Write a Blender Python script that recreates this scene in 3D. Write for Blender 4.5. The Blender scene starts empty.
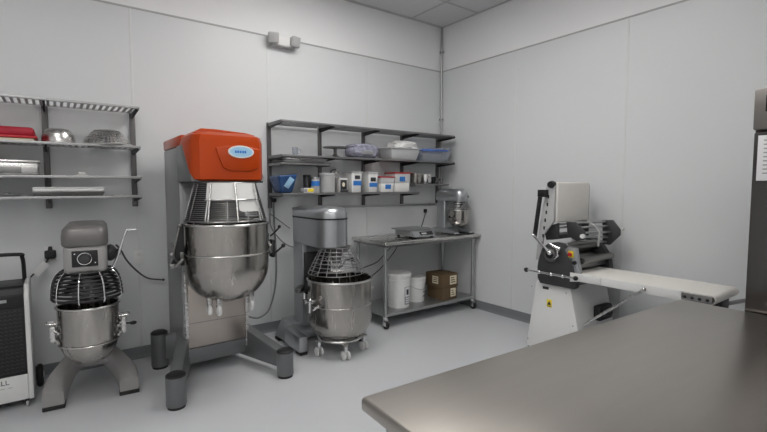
import bpy, bmesh, math, random
from math import sin, cos, pi, radians as R
from mathutils import Vector, Matrix, noise
random.seed(7)
S = bpy.context.scene
COL = S.collection
ORG = {}

# ------------------------------------------------------------------ materials
MATS = {}
def mat(name, col, rough=.5, metal=0., noise_scale=None, noise_amt=.12, bump=0., bump_scale=60., stretch=None,
        coat=0., trans=0., ior=1.45, rough_var=0., emit=None, emit_s=0., alpha=1., spec=None):
    m = bpy.data.materials.new(name); m.use_nodes = True
    nt = m.node_tree; b = nt.nodes['Principled BSDF']
    b.inputs['Base Color'].default_value = (*col, 1)
    b.inputs['Roughness'].default_value = rough
    b.inputs['Metallic'].default_value = metal
    b.inputs['IOR'].default_value = ior
    b.inputs['Coat Weight'].default_value = coat; b.inputs['Coat Roughness'].default_value = .12
    b.inputs['Transmission Weight'].default_value = trans
    b.inputs['Alpha'].default_value = alpha
    if spec is not None: b.inputs['Specular IOR Level'].default_value = spec
    if emit: 
        b.inputs['Emission Color'].default_value = (*emit, 1); b.inputs['Emission Strength'].default_value = emit_s
    tc = nt.nodes.new('ShaderNodeTexCoord'); mp = nt.nodes.new('ShaderNodeMapping')
    nt.links.new(tc.outputs['Object'], mp.inputs['Vector'])
    if stretch: mp.inputs['Scale'].default_value = stretch
    if noise_scale:
        n = nt.nodes.new('ShaderNodeTexNoise'); n.inputs['Scale'].default_value = noise_scale; n.inputs['Detail'].default_value = 4
        nt.links.new(mp.outputs['Vector'], n.inputs['Vector'])
        mx = nt.nodes.new('ShaderNodeMix'); mx.data_type = 'RGBA'
        mx.inputs['A'].default_value = (*[max(0, c*(1-noise_amt)) for c in col], 1)
        mx.inputs['B'].default_value = (*[min(1, c*(1+noise_amt)) for c in col], 1)
        nt.links.new(n.outputs['Fac'], mx.inputs['Factor']); nt.links.new(mx.outputs['Result'], b.inputs['Base Color'])
        if rough_var:
            mr = nt.nodes.new('ShaderNodeMapRange'); mr.inputs['From Min'].default_value = .3; mr.inputs['From Max'].default_value = .7
            mr.inputs['To Min'].default_value = max(.02, rough-rough_var); mr.inputs['To Max'].default_value = rough+rough_var
            nt.links.new(n.outputs['Fac'], mr.inputs['Value']); nt.links.new(mr.outputs['Result'], b.inputs['Roughness'])
    if bump:
        n2 = nt.nodes.new('ShaderNodeTexNoise'); n2.inputs['Scale'].default_value = bump_scale; n2.inputs['Detail'].default_value = 3
        nt.links.new(mp.outputs['Vector'], n2.inputs['Vector'])
        bp = nt.nodes.new('ShaderNodeBump'); bp.inputs['Strength'].default_value = bump; bp.inputs['Distance'].default_value = .004
        nt.links.new(n2.outputs['Fac'], bp.inputs['Height']); nt.links.new(bp.outputs['Normal'], b.inputs['Normal'])
    MATS[name] = m
    return m

mat('drywall', (.80,.80,.805), .75, bump=.08, bump_scale=180, noise_scale=1.2, noise_amt=.02)
mat('frp', (.66,.672,.68), .42, bump=.10, bump_scale=140, noise_scale=.8, noise_amt=.025, rough_var=.05)
mat('seam', (.66,.67,.67), .5, noise_scale=8, noise_amt=.08)
mat('seam_dark', (.42,.42,.42), .6, noise_scale=8, noise_amt=.08)
mat('ceiling_tile', (.62,.62,.63), .85, bump=.4, bump_scale=90, noise_scale=30, noise_amt=.05)
mat('tbar', (.46,.46,.47), .5, noise_scale=10, noise_amt=.05)
mat('floor', (.54,.55,.57), .34, noise_scale=1.6, noise_amt=.04, rough_var=.04, bump=.03, bump_scale=5)
mat('cove', (.19,.20,.21), .45, noise_scale=6, noise_amt=.08)
mat('steel', (.60,.59,.575), .27, 1., noise_scale=5, noise_amt=.05, rough_var=.04, stretch=(1,1,7))
mat('cage_steel', (.42,.42,.42), .38, 1., noise_scale=14, noise_amt=.06)
mat('panel_steel', (.48,.43,.39), .34, 1., noise_scale=4, noise_amt=.05, rough_var=.03, stretch=(6,1,1))
mat('bowl_steel', (.43,.41,.385), .22, 1., noise_scale=10, noise_amt=.14, rough_var=.08, stretch=(3,3,.5))
mat('table_steel', (.43,.40,.365), .30, 1., noise_scale=3, noise_amt=.05, stretch=(1,8,1))
mat('table_edge', (.2,.19,.18), .4, 1., noise_scale=10, noise_amt=.05)
mat('dark_steel', (.26,.255,.25), .35, 1., noise_scale=14, noise_amt=.1, rough_var=.06, stretch=(1,1,8))
mat('fridge_top', (.26,.24,.225), .38, 1., noise_scale=6, noise_amt=.05, stretch=(8,8,.6))
mat('fridge_steel', (.135,.127,.123), .22, 1., noise_scale=6, noise_amt=.05, rough_var=.03, stretch=(8,8,.6))
mat('galv', (.42,.43,.43), .38, .9, noise_scale=20, noise_amt=.1, rough_var=.06)
mat('shelf_metal', (.40,.40,.40), .42, .6, noise_scale=25, noise_amt=.1)
mat('shelf_dark', (.21,.21,.21), .42, .6, noise_scale=25, noise_amt=.1)
mat('upright_metal', (.13,.125,.125), .45, .6, noise_scale=25, noise_amt=.1)
mat('chrome', (.80,.80,.80), .10, 1., noise_scale=20, noise_amt=.04)
mat('orange', (.42,.046,.002), .30, coat=.08, spec=.35, noise_scale=12, noise_amt=.06)
mat('grey_paint', (.155,.16,.165), .38, .35, noise_scale=12, noise_amt=.07, coat=.15)
mat('grey_paint_light', (.30,.305,.31), .36, .35, noise_scale=12, noise_amt=.07, coat=.15)
mat('silver_paint', (.42,.435,.45), .30, .8, noise_scale=40, noise_amt=.05, coat=.2)
mat('taupe_paint', (.15,.143,.14), .40, .2, noise_scale=14, noise_amt=.06, coat=.15)
mat('taupe_light', (.30,.29,.285), .42, .1, noise_scale=14, noise_amt=.06, coat=.15)
mat('black', (.012,.012,.013), .45, noise_scale=30, noise_amt=.2)
mat('black_gloss', (.010,.010,.012), .15, noise_scale=30, noise_amt=.2)
mat('rubber', (.018,.018,.018), .7, noise_scale=40, noise_amt=.2)
mat('charcoal', (.050,.050,.053), .45, .2, noise_scale=30, noise_amt=.12)
mat('white_plastic', (.72,.72,.71), .38, noise_scale=10, noise_amt=.03)
mat('white_paint', (.70,.70,.69), .35, noise_scale=10, noise_amt=.03, coat=.1)
mat('off_white', (.70,.68,.66), .5, noise_scale=10, noise_amt=.04)
mat('belt', (.80,.775,.73), .6, noise_scale=25, noise_amt=.04, bump=.1, bump_scale=300)
mat('paper', (.70,.69,.71), .7, noise_scale=10, noise_amt=.03)
mat('ink', (.03,.03,.035), .6, noise_scale=10, noise_amt=.1)
mat('ink_grey', (.28,.28,.29), .6, noise_scale=10, noise_amt=.1)
mat('blue_label', (.03,.18,.55), .5, noise_scale=10, noise_amt=.08)
mat('pale_blue', (.35,.58,.78), .4, noise_scale=10, noise_amt=.08)
mat('yellow', (.80,.62,.03), .45, noise_scale=10, noise_amt=.06)
mat('red', (.48,.02,.03), .42, noise_scale=10, noise_amt=.1)
mat('red_cloth', (.36,.012,.03), .6, noise_scale=16, noise_amt=.2)
mat('cardboard', (.115,.075,.038), .8, noise_scale=20, noise_amt=.1)
mat('cream', (.72,.66,.50), .6, noise_scale=20, noise_amt=.06)
mat('flour', (.78,.77,.75), .9, noise_scale=20, noise_amt=.03)
mat('chute_white', (.72,.715,.70), .4, noise_scale=10, noise_amt=.03)
mat('milky', (.82,.83,.84), .38, trans=.35, noise_scale=8, noise_amt=.03)
mat('clear_plastic', (.72,.76,.82), .22, trans=.75, noise_scale=8, noise_amt=.05)
mat('bag_plastic', (.45,.45,.58), .25, trans=.35, noise_scale=22, noise_amt=.8, bump=.7, bump_scale=30)
mat('blue_plastic', (.035,.10,.27), .22, trans=.25, noise_scale=18, noise_amt=.4, bump=.5, bump_scale=22)
mat('blue_lid', (.05,.14,.50), .35, noise_scale=12, noise_amt=.1)
mat('grey_plastic', (.42,.42,.42), .4, noise_scale=12, noise_amt=.05)
mat('cable', (.06,.06,.06), .5, noise_scale=30, noise_amt=.1)
mat('cable_grey', (.20,.205,.21), .5, noise_scale=30, noise_amt=.1)
mat('lamp_lens', (.42,.42,.42), .15, noise_scale=200, noise_amt=.15, bump=.5, bump_scale=260)
mat('troffer_frame', (.75,.75,.75), .4, noise_scale=10, noise_amt=.02)
mat('troffer', (.9,.9,.9), .5, noise_scale=10, noise_amt=.01, emit=(1,.985,.96), emit_s=13.4)
M = MATS

# ------------------------------------------------------------------ mesh builder
class MB:
    def __init__(s): s.bm = bmesh.new()
    def _face(s, vs):
        try: return s.bm.faces.new(vs)
        except ValueError: return None
    def ring_loft(s, rings, cap=True, closed=True):
        V = [[s.bm.verts.new(p) for p in r] for r in rings]
        n = len(V[0])
        for a, b in zip(V, V[1:]):
            for i in range(n if closed else n-1):
                j = (i+1) % n
                s._face([a[i], a[j], b[j], b[i]])
        if cap: s._face(V[0][::-1]); s._face(V[-1])
        return s
    def _bevel(s, faces, bev, seg=2, ang=25):
        es = set(e for f in faces if f for e in f.edges)
        es = [e for e in es if len(e.link_faces) == 2 and e.calc_face_angle(0) > R(ang)]
        if es: bmesh.ops.bevel(s.bm, geom=es, offset=bev, segments=seg, profile=.5, affect='EDGES', clamp_overlap=True)
    def poly(s, low, high, bev=0, seg=2):
        V0 = [s.bm.verts.new(p) for p in low]; V1 = [s.bm.verts.new(p) for p in high]
        n = len(low); F = [s._face(V0[::-1]), s._face(V1)]
        for i in range(n):
            j = (i+1) % n; F.append(s._face([V0[i], V0[j], V1[j], V1[i]]))
        bmesh.ops.recalc_face_normals(s.bm, faces=[f for f in F if f])
        if bev: s._bevel(F, bev, seg)
        return s
    def box(s, x0, x1, y0, y1, z0, z1, bev=0, seg=2):
        return s.poly([(x0,y0,z0),(x1,y0,z0),(x1,y1,z0),(x0,y1,z0)], [(x0,y0,z1),(x1,y0,z1),(x1,y1,z1),(x0,y1,z1)], bev, seg)
    def prism(s, pts, plane, a, b, bev=0, seg=2):
        f = {'xz': lambda p, c: (p[0], c, p[1]), 'yz': lambda p, c: (c, p[0], p[1]), 'xy': lambda p, c: (p[0], p[1], c)}[plane]
        return s.poly([f(p, a) for p in pts], [f(p, b) for p in pts], bev, seg)
    def cyl(s, p0, p1, r0, r1=None, seg=20, cap=True):
        r1 = r0 if r1 is None else r1
        p0, p1 = Vector(p0), Vector(p1); d = (p1-p0).normalized()
        u = d.orthogonal().normalized(); v = d.cross(u)
        mk = lambda p, r: [p+u*(r*cos(2*pi*i/seg))+v*(r*sin(2*pi*i/seg)) for i in range(seg)]
        return s.ring_loft([mk(p0, r0), mk(p1, r1)], cap)
    def rod(s, p0, p1, r, seg=10, e=.25):
        """cylinder with softened ends"""
        p0, p1 = Vector(p0), Vector(p1); d = (p1-p0).normalized(); b = r*e
        u = d.orthogonal().normalized(); v = d.cross(u)
        mk = lambda p, q: [p+u*(q*cos(2*pi*i/seg))+v*(q*sin(2*pi*i/seg)) for i in range(seg)]
        return s.ring_loft([mk(p0, r-b), mk(p0+d*b, r), mk(p1-d*b, r), mk(p1, r-b)])
    def tube(s, pts, r, seg=8, closed=False, n=0):
        P = [Vector(p) for p in pts]
        if n:
            Q = []; L = len(P)
            rng = range(L if closed else L-1)
            for i in rng:
                g = (lambda k: P[k % L]) if closed else (lambda k: P[min(max(k, 0), L-1)])
                a, b, c, d = g(i-1), g(i), g(i+1), g(i+2)
                for k in range(n):
                    t = k/n
                    Q.append(.5*((2*b)+(c-a)*t+(2*a-5*b+4*c-d)*t*t+(3*b-a-3*c+d)*t**3))
            if not closed: Q.append(P[-1])
            P = Q
        L = len(P); rings = []; u = None
        for i, p in enumerate(P):
            if closed: d = (P[(i+1) % L]-P[i-1]).normalized()
            else: d = (P[min(i+1, L-1)]-P[max(i-1, 0)]).normalized()
            if u is None: u = d.orthogonal().normalized()
            else:
                u = u-d*u.dot(d)
                u = u.normalized() if u.length > 1e-6 else d.orthogonal().normalized()
            v = d.cross(u)
            rings.append([p+u*(r*cos(2*pi*k/seg))+v*(r*sin(2*pi*k/seg)) for k in range(seg)])
        if closed:
            V = [[s.bm.verts.new(q) for q in g] for g in rings]
            # closest twist alignment on the closing seam
            last, first = V[-1], V[0]
            off = min(range(seg), key=lambda o: (last[0].co-first[o].co).length)
            for a, b, o in [(V[i], V[i+1], 0) for i in range(L-1)]+[(last, first, off)]:
                for k in range(seg):
                    s._face([a[k], a[(k+1) % seg], b[(k+1+o) % seg], b[(k+o) % seg]])
        else: s.ring_loft(rings)
        return s
    def ring(s, c, r, t, axis='z', n=40, seg=8, a0=0, a1=None, ry=None):
        ry = ry or r
        full = a1 is None; a1 = 2*pi if full else a1
        m = n if full else n+1
        f = {'z': lambda a: (c[0]+r*cos(a), c[1]+ry*sin(a), c[2]), 'y': lambda a: (c[0]+r*cos(a), c[1], c[2]+ry*sin(a)),
             'x': lambda a: (c[0], c[1]+r*cos(a), c[2]+ry*sin(a))}[axis]
        return s.tube([f(a0+(a1-a0)*i/n) for i in range(m)], t, seg, full)
    def lathe(s, prof, c, seg=48, axis='z', skip=None):
        rows = []
        f = {'z': lambda r, a, h: (c[0]+r*cos(a), c[1]+r*sin(a), c[2]+h), 'y': lambda r, a, h: (c[0]+r*cos(a), c[1]+h, c[2]+r*sin(a)),
             'x': lambda r, a, h: (c[0]+h, c[1]+r*cos(a), c[2]+r*sin(a))}[axis]
        for r, h in prof:
            if r < 1e-5: rows.append([s.bm.verts.new(f(0, 0, h))])
            else: rows.append([s.bm.verts.new(f(r, 2*pi*i/seg, h)) for i in range(seg)])
        for k, (a, b) in enumerate(zip(rows, rows[1:])):
            for i in range(seg):
                if skip and skip(k, i): continue
                j = (i+1) % seg
                if len(a) == 1 and len(b) == 1: continue
                if len(a) == 1: s._face([a[0], b[j], b[i]])
                elif len(b) == 1: s._face([a[i], a[j], b[0]])
                else: s._face([a[i], a[j], b[j], b[i]])
        return s
    def ball(s, c, r, sx=1, sy=1, sz=1, u=16, v=10):
        return s.lathe([(0 if k in (0, v) else r*sin(pi*k/v), -r*cos(pi*k/v)) for k in range(v+1)], (0,0,0), u)._place(c, sx, sy, sz, (u*(v-1)+2))
    def _place(s, c, sx, sy, sz, n):
        s.bm.verts.ensure_lookup_table()
        for v in s.bm.verts[-n:]: v.co = Vector((c[0]+v.co.x*sx, c[1]+v.co.y*sy, c[2]+v.co.z*sz))
        return s
    def xf(s, mtx):
        bmesh.ops.transform(s.bm, matrix=mtx, verts=s.bm.verts); return s
    def build(s, name, material, parent=None, loc=None, ang=35, label=None, kind=None):
        org = Vector(ORG[parent.name]) if parent else Vector(loc or (0,0,0))
        bmesh.ops.remove_doubles(s.bm, verts=s.bm.verts, dist=1e-6)
        bmesh.ops.recalc_face_normals(s.bm, faces=s.bm.faces)
        if org.length: bmesh.ops.translate(s.bm, vec=-org, verts=s.bm.verts)
        me = bpy.data.meshes.new(name); s.bm.to_mesh(me); s.bm.free()
        me.polygons.foreach_set('use_smooth', [True]*len(me.polygons)); me.set_sharp_from_angle(angle=R(ang))
        me.materials.append(M[material])
        o = bpy.data.objects.new(name, me); COL.objects.link(o)
        if parent: o.parent = parent; ORG[o.name] = tuple(org)
        else: o.location = org; ORG[o.name] = tuple(org)
        if label: o['label'] = label
        if kind: o['kind'] = kind
        return o

def tag(o, label, cat, group=None):
    o['label'] = label; o['category'] = cat
    if group: o['group'] = group
    return o
def thing(name, label, cat, loc=(0,0,0), rz=0, group=None, local=False):
    o = bpy.data.objects.new(name, None); COL.objects.link(o)
    o.empty_display_size = .1; o.location = loc; o.rotation_euler = (0, 0, rz)
    ORG[o.name] = (0,0,0) if (local or rz) else tuple(loc)
    return tag(o, label, cat, group)
def copy_tree(src, loc, label=None, group=None, rz=None):
    def cp(o, parent):
        c = o.copy(); COL.objects.link(c); c.parent = parent
        for ch in o.children: cp(ch, c)
        return c
    c = cp(src, None); c.location = loc; ORG[c.name] = tuple(loc)
    if rz is not None: c.rotation_euler[2] = rz
    if label: c['label'] = label
    if group: c['group'] = group
    return c
def structure(o, label): o['kind'] = 'structure'; o['label'] = label; return o
def text(name, body, size, loc, rot, material, parent, ex=.0006, align='LEFT', sx=1.):
    cu = bpy.data.curves.new(name, 'FONT'); cu.body = body; cu.size = size; cu.extrude = ex; cu.align_x = align
    cu.materials.append(M[material])
    o = bpy.data.objects.new(name, cu); COL.objects.link(o)
    bpy.context.view_layer.update()
    me = bpy.data.meshes.new_from_object(o.evaluated_get(bpy.context.evaluated_depsgraph_get()))
    bpy.data.objects.remove(o)
    o = bpy.data.objects.new(name, me); COL.objects.link(o); me.name = name
    o.parent = parent; o.location = Vector(loc)-Vector(ORG[parent.name]); o.rotation_euler = rot; o.scale = (sx, 1, 1)
    return o
FRONT = (pi/2, 0, 0)          # lettering that faces -Y
LEFTF = (pi/2, 0, -pi/2)      # lettering that faces -X

# ------------------------------------------------------------------ room shell
XL, YB, ZC, ZP = -6.6, -7.2, 3.622, 3.04
structure(MB().box(XL-.1, .1, YB-.1, .1, -.1, 0).build('floor', 'floor'), 'pale blue-grey glossy epoxy floor')
structure(MB().box(XL-.1, .1, YB-.1, .1, ZC, ZC+.1).build('ceiling', 'ceiling_tile'), 'grey lay-in tile ceiling')
wb = structure(MB().box(XL-.1, .1, .0, .1, 0, ZC).build('wall_back', 'drywall'), 'white painted back wall above wall panels')
wr = structure(MB().box(0, .1, YB-.1, 0, 0, ZC).build('wall_right', 'drywall'), 'white painted right wall above wall panels')
structure(MB().box(XL-.1, XL, YB-.1, 0, 0, ZC).build('wall_left', 'drywall'), 'white left wall')
structure(MB().box(XL, 0, YB-.1, YB, 0, ZC).build('wall_front', 'drywall'), 'white wall behind the viewer')
PT = .004
xs = [0, -1.213, -2.433, -3.653, -4.873, -6.093, XL]
for a, b in zip(xs, xs[1:]):
    MB().box(b+.003, a-.003, -PT, 0, .09, ZP).build('wall_panel', 'frp', wb)
ys = [0, -1.197, -2.417, -3.637, -4.857, -6.077, YB]
for a, b in zip(ys, ys[1:]):
    MB().box(-PT, 0, b+.003, a-.003, .09, ZP).build('wall_panel', 'frp', wr)
m = MB()
for x in xs[1:-1]: m.box(x-.009, x+.009, -PT-.0025, 0, .09, ZP, .001)
structure(m.build('trim_1', 'seam'), 'vertical joint strips between back wall panels')
m = MB()
for y in ys[1:-1]: m.box(-PT-.0025, 0, y-.009, y+.009, .09, ZP, .001)
structure(m.build('trim_2', 'seam'), 'vertical joint strips between right wall panels')
structure(MB().box(XL, -PT, -PT-.004, 0, ZP-.004, ZP+.012, .001).build('trim_3', 'seam_dark'), 'thin cap strip along top of back panels')
structure(MB().box(-PT-.004, 0, YB, -PT, ZP-.004, ZP+.012, .001).build('trim_4', 'seam_dark'), 'thin cap strip along top of right panels')
# coved base
cv = lambda s: [(0,0),(-.035*s,0),(-.020*s,.006),(-.012*s,.018),(-.009*s,.04),(-.008*s,.10),(0,.10)]
m = MB(); m.prism(cv(1), 'yz', XL, -.002); structure(m.build('baseboard_back', 'cove'), 'dark grey coved base along back wall')
m = MB(); m.prism(cv(1), 'xz', YB, -.012); structure(m.build('baseboard_right', 'cove'), 'dark grey coved base along right wall')
# ceiling grid
m = MB()
gy = [-.026-.61*k for k in range(0, 12)]; gx = [-.55-1.22*k for k in range(0, 6)]
for y in gy: m.box(XL, 0, y-.012, y+.012, ZC-.006, ZC)
for x in gx: m.box(x-.012, x+.012, YB, 0, ZC-.006, ZC)
m.box(XL, 0, -.022, 0, ZC-.008, ZC); m.box(-.022, 0, YB, 0, ZC-.008, ZC)
structure(m.build('trim_5', 'tbar'), 'ceiling grid bars')
# conduit in the corner
cp = thing('conduit_pipe', 'thin grey conduit running down the corner where the walls meet', 'pipe', (-.028,-.028,1.0))
MB().cyl((-.028,-.028,1.0), (-.028,-.028,ZC-.01), .013).build('pipe', 'galv', cp)
for z in (3.28, 2.4, 1.6): MB().box(-.05,-.006,-.05,-.006, z, z+.025, .003).build('clamp', 'galv', cp)

# troffers
def troffer(x, y, lab, along='x'):
    a, b = (.605, .302) if along == 'x' else (.302, .605)
    t = thing('ceiling_light', lab, 'ceiling light', (x, y, ZC), group='recessed ceiling lights')
    m = MB(); z0, z1 = ZC-.020, ZC-.007
    m.box(x-a, x+a, y-b, y-b+.03, z0, z1); m.box(x-a, x+a, y+b-.03, y+b, z0, z1)
    m.box(x-a, x-a+.03, y-b+.03, y+b-.03, z0, z1); m.box(x+a-.03, x+a, y-b+.03, y+b-.03, z0, z1)
    m.build('frame', 'troffer_frame', t)
    MB().box(x-a+.03, x+a-.03, y-b+.03, y+b-.03, ZC-.014, ZC-.008).build('diffuser', 'troffer', t)
for x, y, l, al in [
        (-2.2,-1.35,'recessed ceiling light over the silver mixer and the long shelf','x'),
        (-2.1,-2.35,'added ceiling fill light between the silver mixer and the long steel table','x'),  # out of view, added to brighten the corner walls and conveyor
        (-4.75,-2.6,'added ceiling fill light over the aisle by the small floor mixer','x'),  # unseen lamp added to lift the dim left wall and floor
        (-4.3,-4.7,'recessed ceiling light over the viewer','x'),
        (-5.2,-5.6,'added ceiling fill light in the far corner behind the viewer','x'),  # unseen lamp added as even fill for the lower walls
        (-2.9,-6.4,'added ceiling fill light near the wall behind the viewer','x')]:  # added fill from behind the camera, never in view
    troffer(x, y, l, al)

# emergency light
t = thing('emergency_light', 'twin-head white emergency light on back wall above the panel seam', 'emergency light', (-2.29,-.05,3.0))
MB().box(-2.41,-2.17,-.075,-.006,2.955,3.055,.012,3).build('housing', 'white_plastic', t)
MB().box(-2.415,-2.165,-.08,-.006,2.945,2.958,.003).build('base_strip', 'grey_plastic', t)
for x, dx in ((-2.40,-.35), (-2.17,.25)):
    d = Vector((dx,-1,-.25)).normalized(); c = Vector((x,-.085,3.012))
    hd = MB(); hd.poly([(-.036,-.036,-.05),(.036,-.036,-.05),(.036,.036,-.05),(-.036,.036,-.05)],[(-.056,-.056,.032),(.056,-.056,.032),(.056,.056,.032),(-.056,.056,.032)],.014,3)
    q = d.to_track_quat('Z','Y').to_matrix().to_4x4(); hd.xf(Matrix.Translation(c) @ q)
    h = hd.build('lamp_head', 'grey_plastic', t)
    ln = MB(); ln.box(-.044,.044,-.044,.044,.028,.036,.006,2); ln.xf(Matrix.Translation(c) @ q); ln.build('lens', 'lamp_lens', h)

# outlets
def outlet(x, z, lab):
    t = thing('wall_outlet', lab, 'outlet', (x, -.005, z))
    MB().box(x-.037, x+.037, -.011, -PT, z-.06, z+.06, .003).build('cover_plate', 'white_plastic', t)
    for dz in (-.025, .025):
        MB().box(x-.017, x+.017, -.0135, -.0105, z+dz-.015, z+dz+.015, .004).build('socket', 'off_white', t)
    return t
outlet(-3.652, .905, 'white duplex outlet low on wall beside the orange mixer')
outlet(-4.275, .985, 'white outlet behind the floor mixer with a black plug in it')
p = thing('power_plug', 'black plug in the outlet with a white tag on its cord', 'plug', (-4.275,-.03,.97))
MB().box(-4.31,-4.235,-.075,-.0135,.955,1.02,.012,3).build('plug_body', 'black', p)
MB().cyl((-4.272,-.045,1.015), (-4.272,-.045,1.05), .018, .012).build('strain_relief', 'black', p)
MB().tube([(-4.285,-.05,.96),(-4.31,-.07,.92),(-4.35,-.08,.885),(-4.40,-.10,.83)], .006, 8, n=5).build('cord', 'cable', p)
tg = MB(); tg.box(-.026,.026,-.0012,.0012,-.055,.055,.0005)
tg.xf(Matrix.Translation((-4.335,-.105,.89)) @ Matrix.Rotation(R(42),4,'Y')); tg.build('tag', 'white_plastic', p)

# ------------------------------------------------------------------ wall shelving
def slat_shelf(x0, x1, y0, y1, z, parent, step=.042, w=.018, name='shelf', mt='shelf_metal'):
    m = MB()
    m.box(x0, x1, y0, y0+.014, z-.020, z, .003); m.box(x0, x1, y1-.012, y1, z-.014, z, .003)
    m.box(x0, x0+.014, y0+.016, y1-.014, z-.026, z); m.box(x1-.014, x1, y0+.016, y1-.014, z-.026, z)
    n = max(2, int((x1-x0-.03)/step)); st = (x1-x0-.03)/n
    for i in range(n):
        x = x0+.014+st*(i+.5)
        m.box(x-w/2, x+w/2, y0+.014, y1-.012, z-.009, z-.002)
    return m.build(name, mt, parent)
def bracket(x, y0, z, parent):
    m = MB()
    m.prism([(-.02, z-.006), (-.02, z-.055), (-.06, z-.052), (y0+.03, z-.030), (y0+.03, z-.006)], 'yz', x-.007, x+.007, .002)
    return m.build('bracket', 'black', parent)
def upright(x, z0, z1, parent, w=.021):
    m = MB(); m.box(x-w, x+w, -.026, -PT-.0005, z0, z1, .003)
    z = z0+.03
    u = m.build('upright', 'upright_metal', parent)
    return u
ls = thing('wall_shelf', 'four-tier slatted grey wall shelf above the small floor mixer', 'shelf', (-4.3,0,1.37))
LX0, LX1, LY = -5.5, -3.655, -.37
for x in (-3.665, -4.265, -4.87): upright(x, 1.35, 2.165, ls)
for z in (2.16, 1.848, 1.605, 1.452):
    slat_shelf(LX0, LX1, LY, -.03, z, ls)
    for x in (-3.665, -4.265, -4.87): bracket(x, LY, z, ls)

rs = thing('wall_shelf', 'long slatted grey wall shelf over the small work table and silver mixer', 'shelf', (-1.3,0,1.3))
RX0, RX1, RY = -2.455, -.12, -.37
Z1, Z2, Z3, Z4 = 2.166, 1.834, 1.458, 1.556
for x in (-2.437, -1.853, -1.275, -.692, -.085): upright(x, 1.30, 2.175, rs)
slat_shelf(RX0, RX1, RY, -.03, Z1, rs, mt='shelf_dark'); slat_shelf(RX0, RX1, RY, -.03, Z2, rs, mt='shelf_dark')
slat_shelf(RX0, -.70, RY, -.03, Z3, rs, mt='shelf_dark')
slat_shelf(-.68, -.12, -.28, -.03, Z4, rs, mt='shelf_dark')
for x in (-2.437, -1.853, -1.275, -.692):
    for z in (Z1, Z2, Z3): bracket(x, RY, z, rs)
bracket(-.085, RY, Z1, rs); bracket(-.085, RY, Z2, rs)
# pan shelf under tier two (short)
slat_shelf(RX0, -1.90, -.34, -.03, 1.757, rs, mt='shelf_dark')
rl = thing('wall_rail', 'thin steel rail on back wall below the long shelf', 'rail', (-1.1,0,1.29))
MB().box(-2.19,-.12,-.028,-.012,1.278,1.302,.004).build('bar', 'galv', rl)
for x in (-2.1,-1.27,-.69,-.2): MB().box(x-.02,x+.02,-.013,-PT,1.275,1.305,.003).build('mount', 'black', rl)

# ------------------------------------------------------------------ things on the left shelf
def bowl_profile(r, h, flat=.45, n=8):
    return [(r*flat*k/2, 0) for k in (0, 1)] + [(r*(flat+(1-flat)*sin(pi/2*k/n)), h*(1-cos(pi/2*k/n))) for k in range(n+1)]
z = 1.849
# upturned bowl
x, y, r, h = -4.185, -.20, .108, .112
prof = [(0,h),(r*.3,h),(r*.55,h*.97)]+[(r*(.55+.45*sin(a)), h*.97*cos(a)) for a in [pi/2*k/8 for k in range(1,8)]]+[(r,.006),(r+.006,.003),(r+.006,0),(r-.003,0)]
b = MB().lathe(prof, (x,y,z)).build('mixing_bowl', 'steel', loc=(x,y,z)); tag(b, 'shiny steel bowl upside down beside the perforated colander', 'bowl')
# colander
x, y, r, h = -3.872, -.205, .182, .122
t = thing('colander', 'perforated steel colander upside down on the left shelf', 'colander', (x,y,z))
pr = [(0,h),(r*.25,h),(r*.46,h*.985)]+[(r*(.46+.49*(k/14)), h*(.985-.93*(k/14)**1.25)) for k in range(1,15)]
MB().lathe(pr, (x,y,z), 72, skip=lambda k, i: k > 2 and k < 15 and k % 2 == 0 and i % 2 == 0).build('perforated_body', 'steel', t)
MB().lathe([(r*.95,.006),(r,.010),(r+.006,.006),(r+.004,0),(r*.95,0),(r*.95,.006)], (x,y,z), 72).build('rim', 'steel', t)
# red tray with folded cloths
t = thing('red_lid', 'red plastic lid lying on the top left shelf tier', 'lid', (-4.53,-.2,z))
MB().box(-4.72,-4.325,-.33,-.08,z+.028,z+.098,.028,3).build('lid_top', 'red_cloth', t)
MB().box(-4.74,-4.31,-.345,-.065,z+.018,z+.036,.008,2).build('lip', 'red', t)
tag(MB().box(-4.73,-4.33,-.335,-.075,z,z+.017,.006,2).build('cream_tray', 'cream', loc=(-4.53,-.2,z)), 'flat cream tray underneath the red lid', 'tray')
k = MB(); k.cyl((-4.318,-.352,z),(-4.318,-.352,z+.045),.006); k.cyl((-4.318,-.352,z+.045),(-4.318,-.352,z+.056),.015,.013)
# hotel pan upside-down
z = 1.606
t = thing('steel_pan', 'steel pan with a clear label window on the middle left tier', 'pan', (-4.5,-.2,z))
MB().box(-4.70,-4.315,-.33,-.08,z,z+.088,.008,2).build('body', 'steel', t)
MB().box(-4.71,-4.305,-.34,-.07,z+.088,z+.105,.006,2).build('rim', 'steel', t)
MB().box(-4.56,-4.41,-.3325,-.3295,z+.012,z+.058,.001).build('dark_window', 'dark_steel', t)
t = thing('plastic_clip', 'tiny white plastic piece on the middle left tier', 'clip', (-4.05,-.2,z))
MB().box(-4.09,-4.01,-.22,-.18,z,z+.010,.003).build('base', 'off_white', t)
MB().box(-4.072,-4.028,-.215,-.185,z+.010,z+.030,.005,2).build('grip', 'white_plastic', t)
z = 1.453
t = thing('sheet_tray', 'dark sheet tray lying under a pale tray on the bottom left tier', 'tray', (-4.13,-.2,z))
MB().poly([(-4.345,-.33,z),(-3.925,-.33,z),(-3.925,-.05,z),(-4.345,-.05,z)],[(-4.36,-.345,z+.030),(-3.91,-.345,z+.030),(-3.91,-.04,z+.030),(-4.36,-.04,z+.030)],.003).build('body', 'dark_steel', t)
t = thing('sheet_tray', 'pale tray stacked on the dark tray, bottom left tier', 'tray', (-4.13,-.2,z+.031))
MB().box(-4.355,-3.915,-.345,-.05,z+.031,z+.060,.010,3).build('body', 'white_paint', t)
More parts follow.
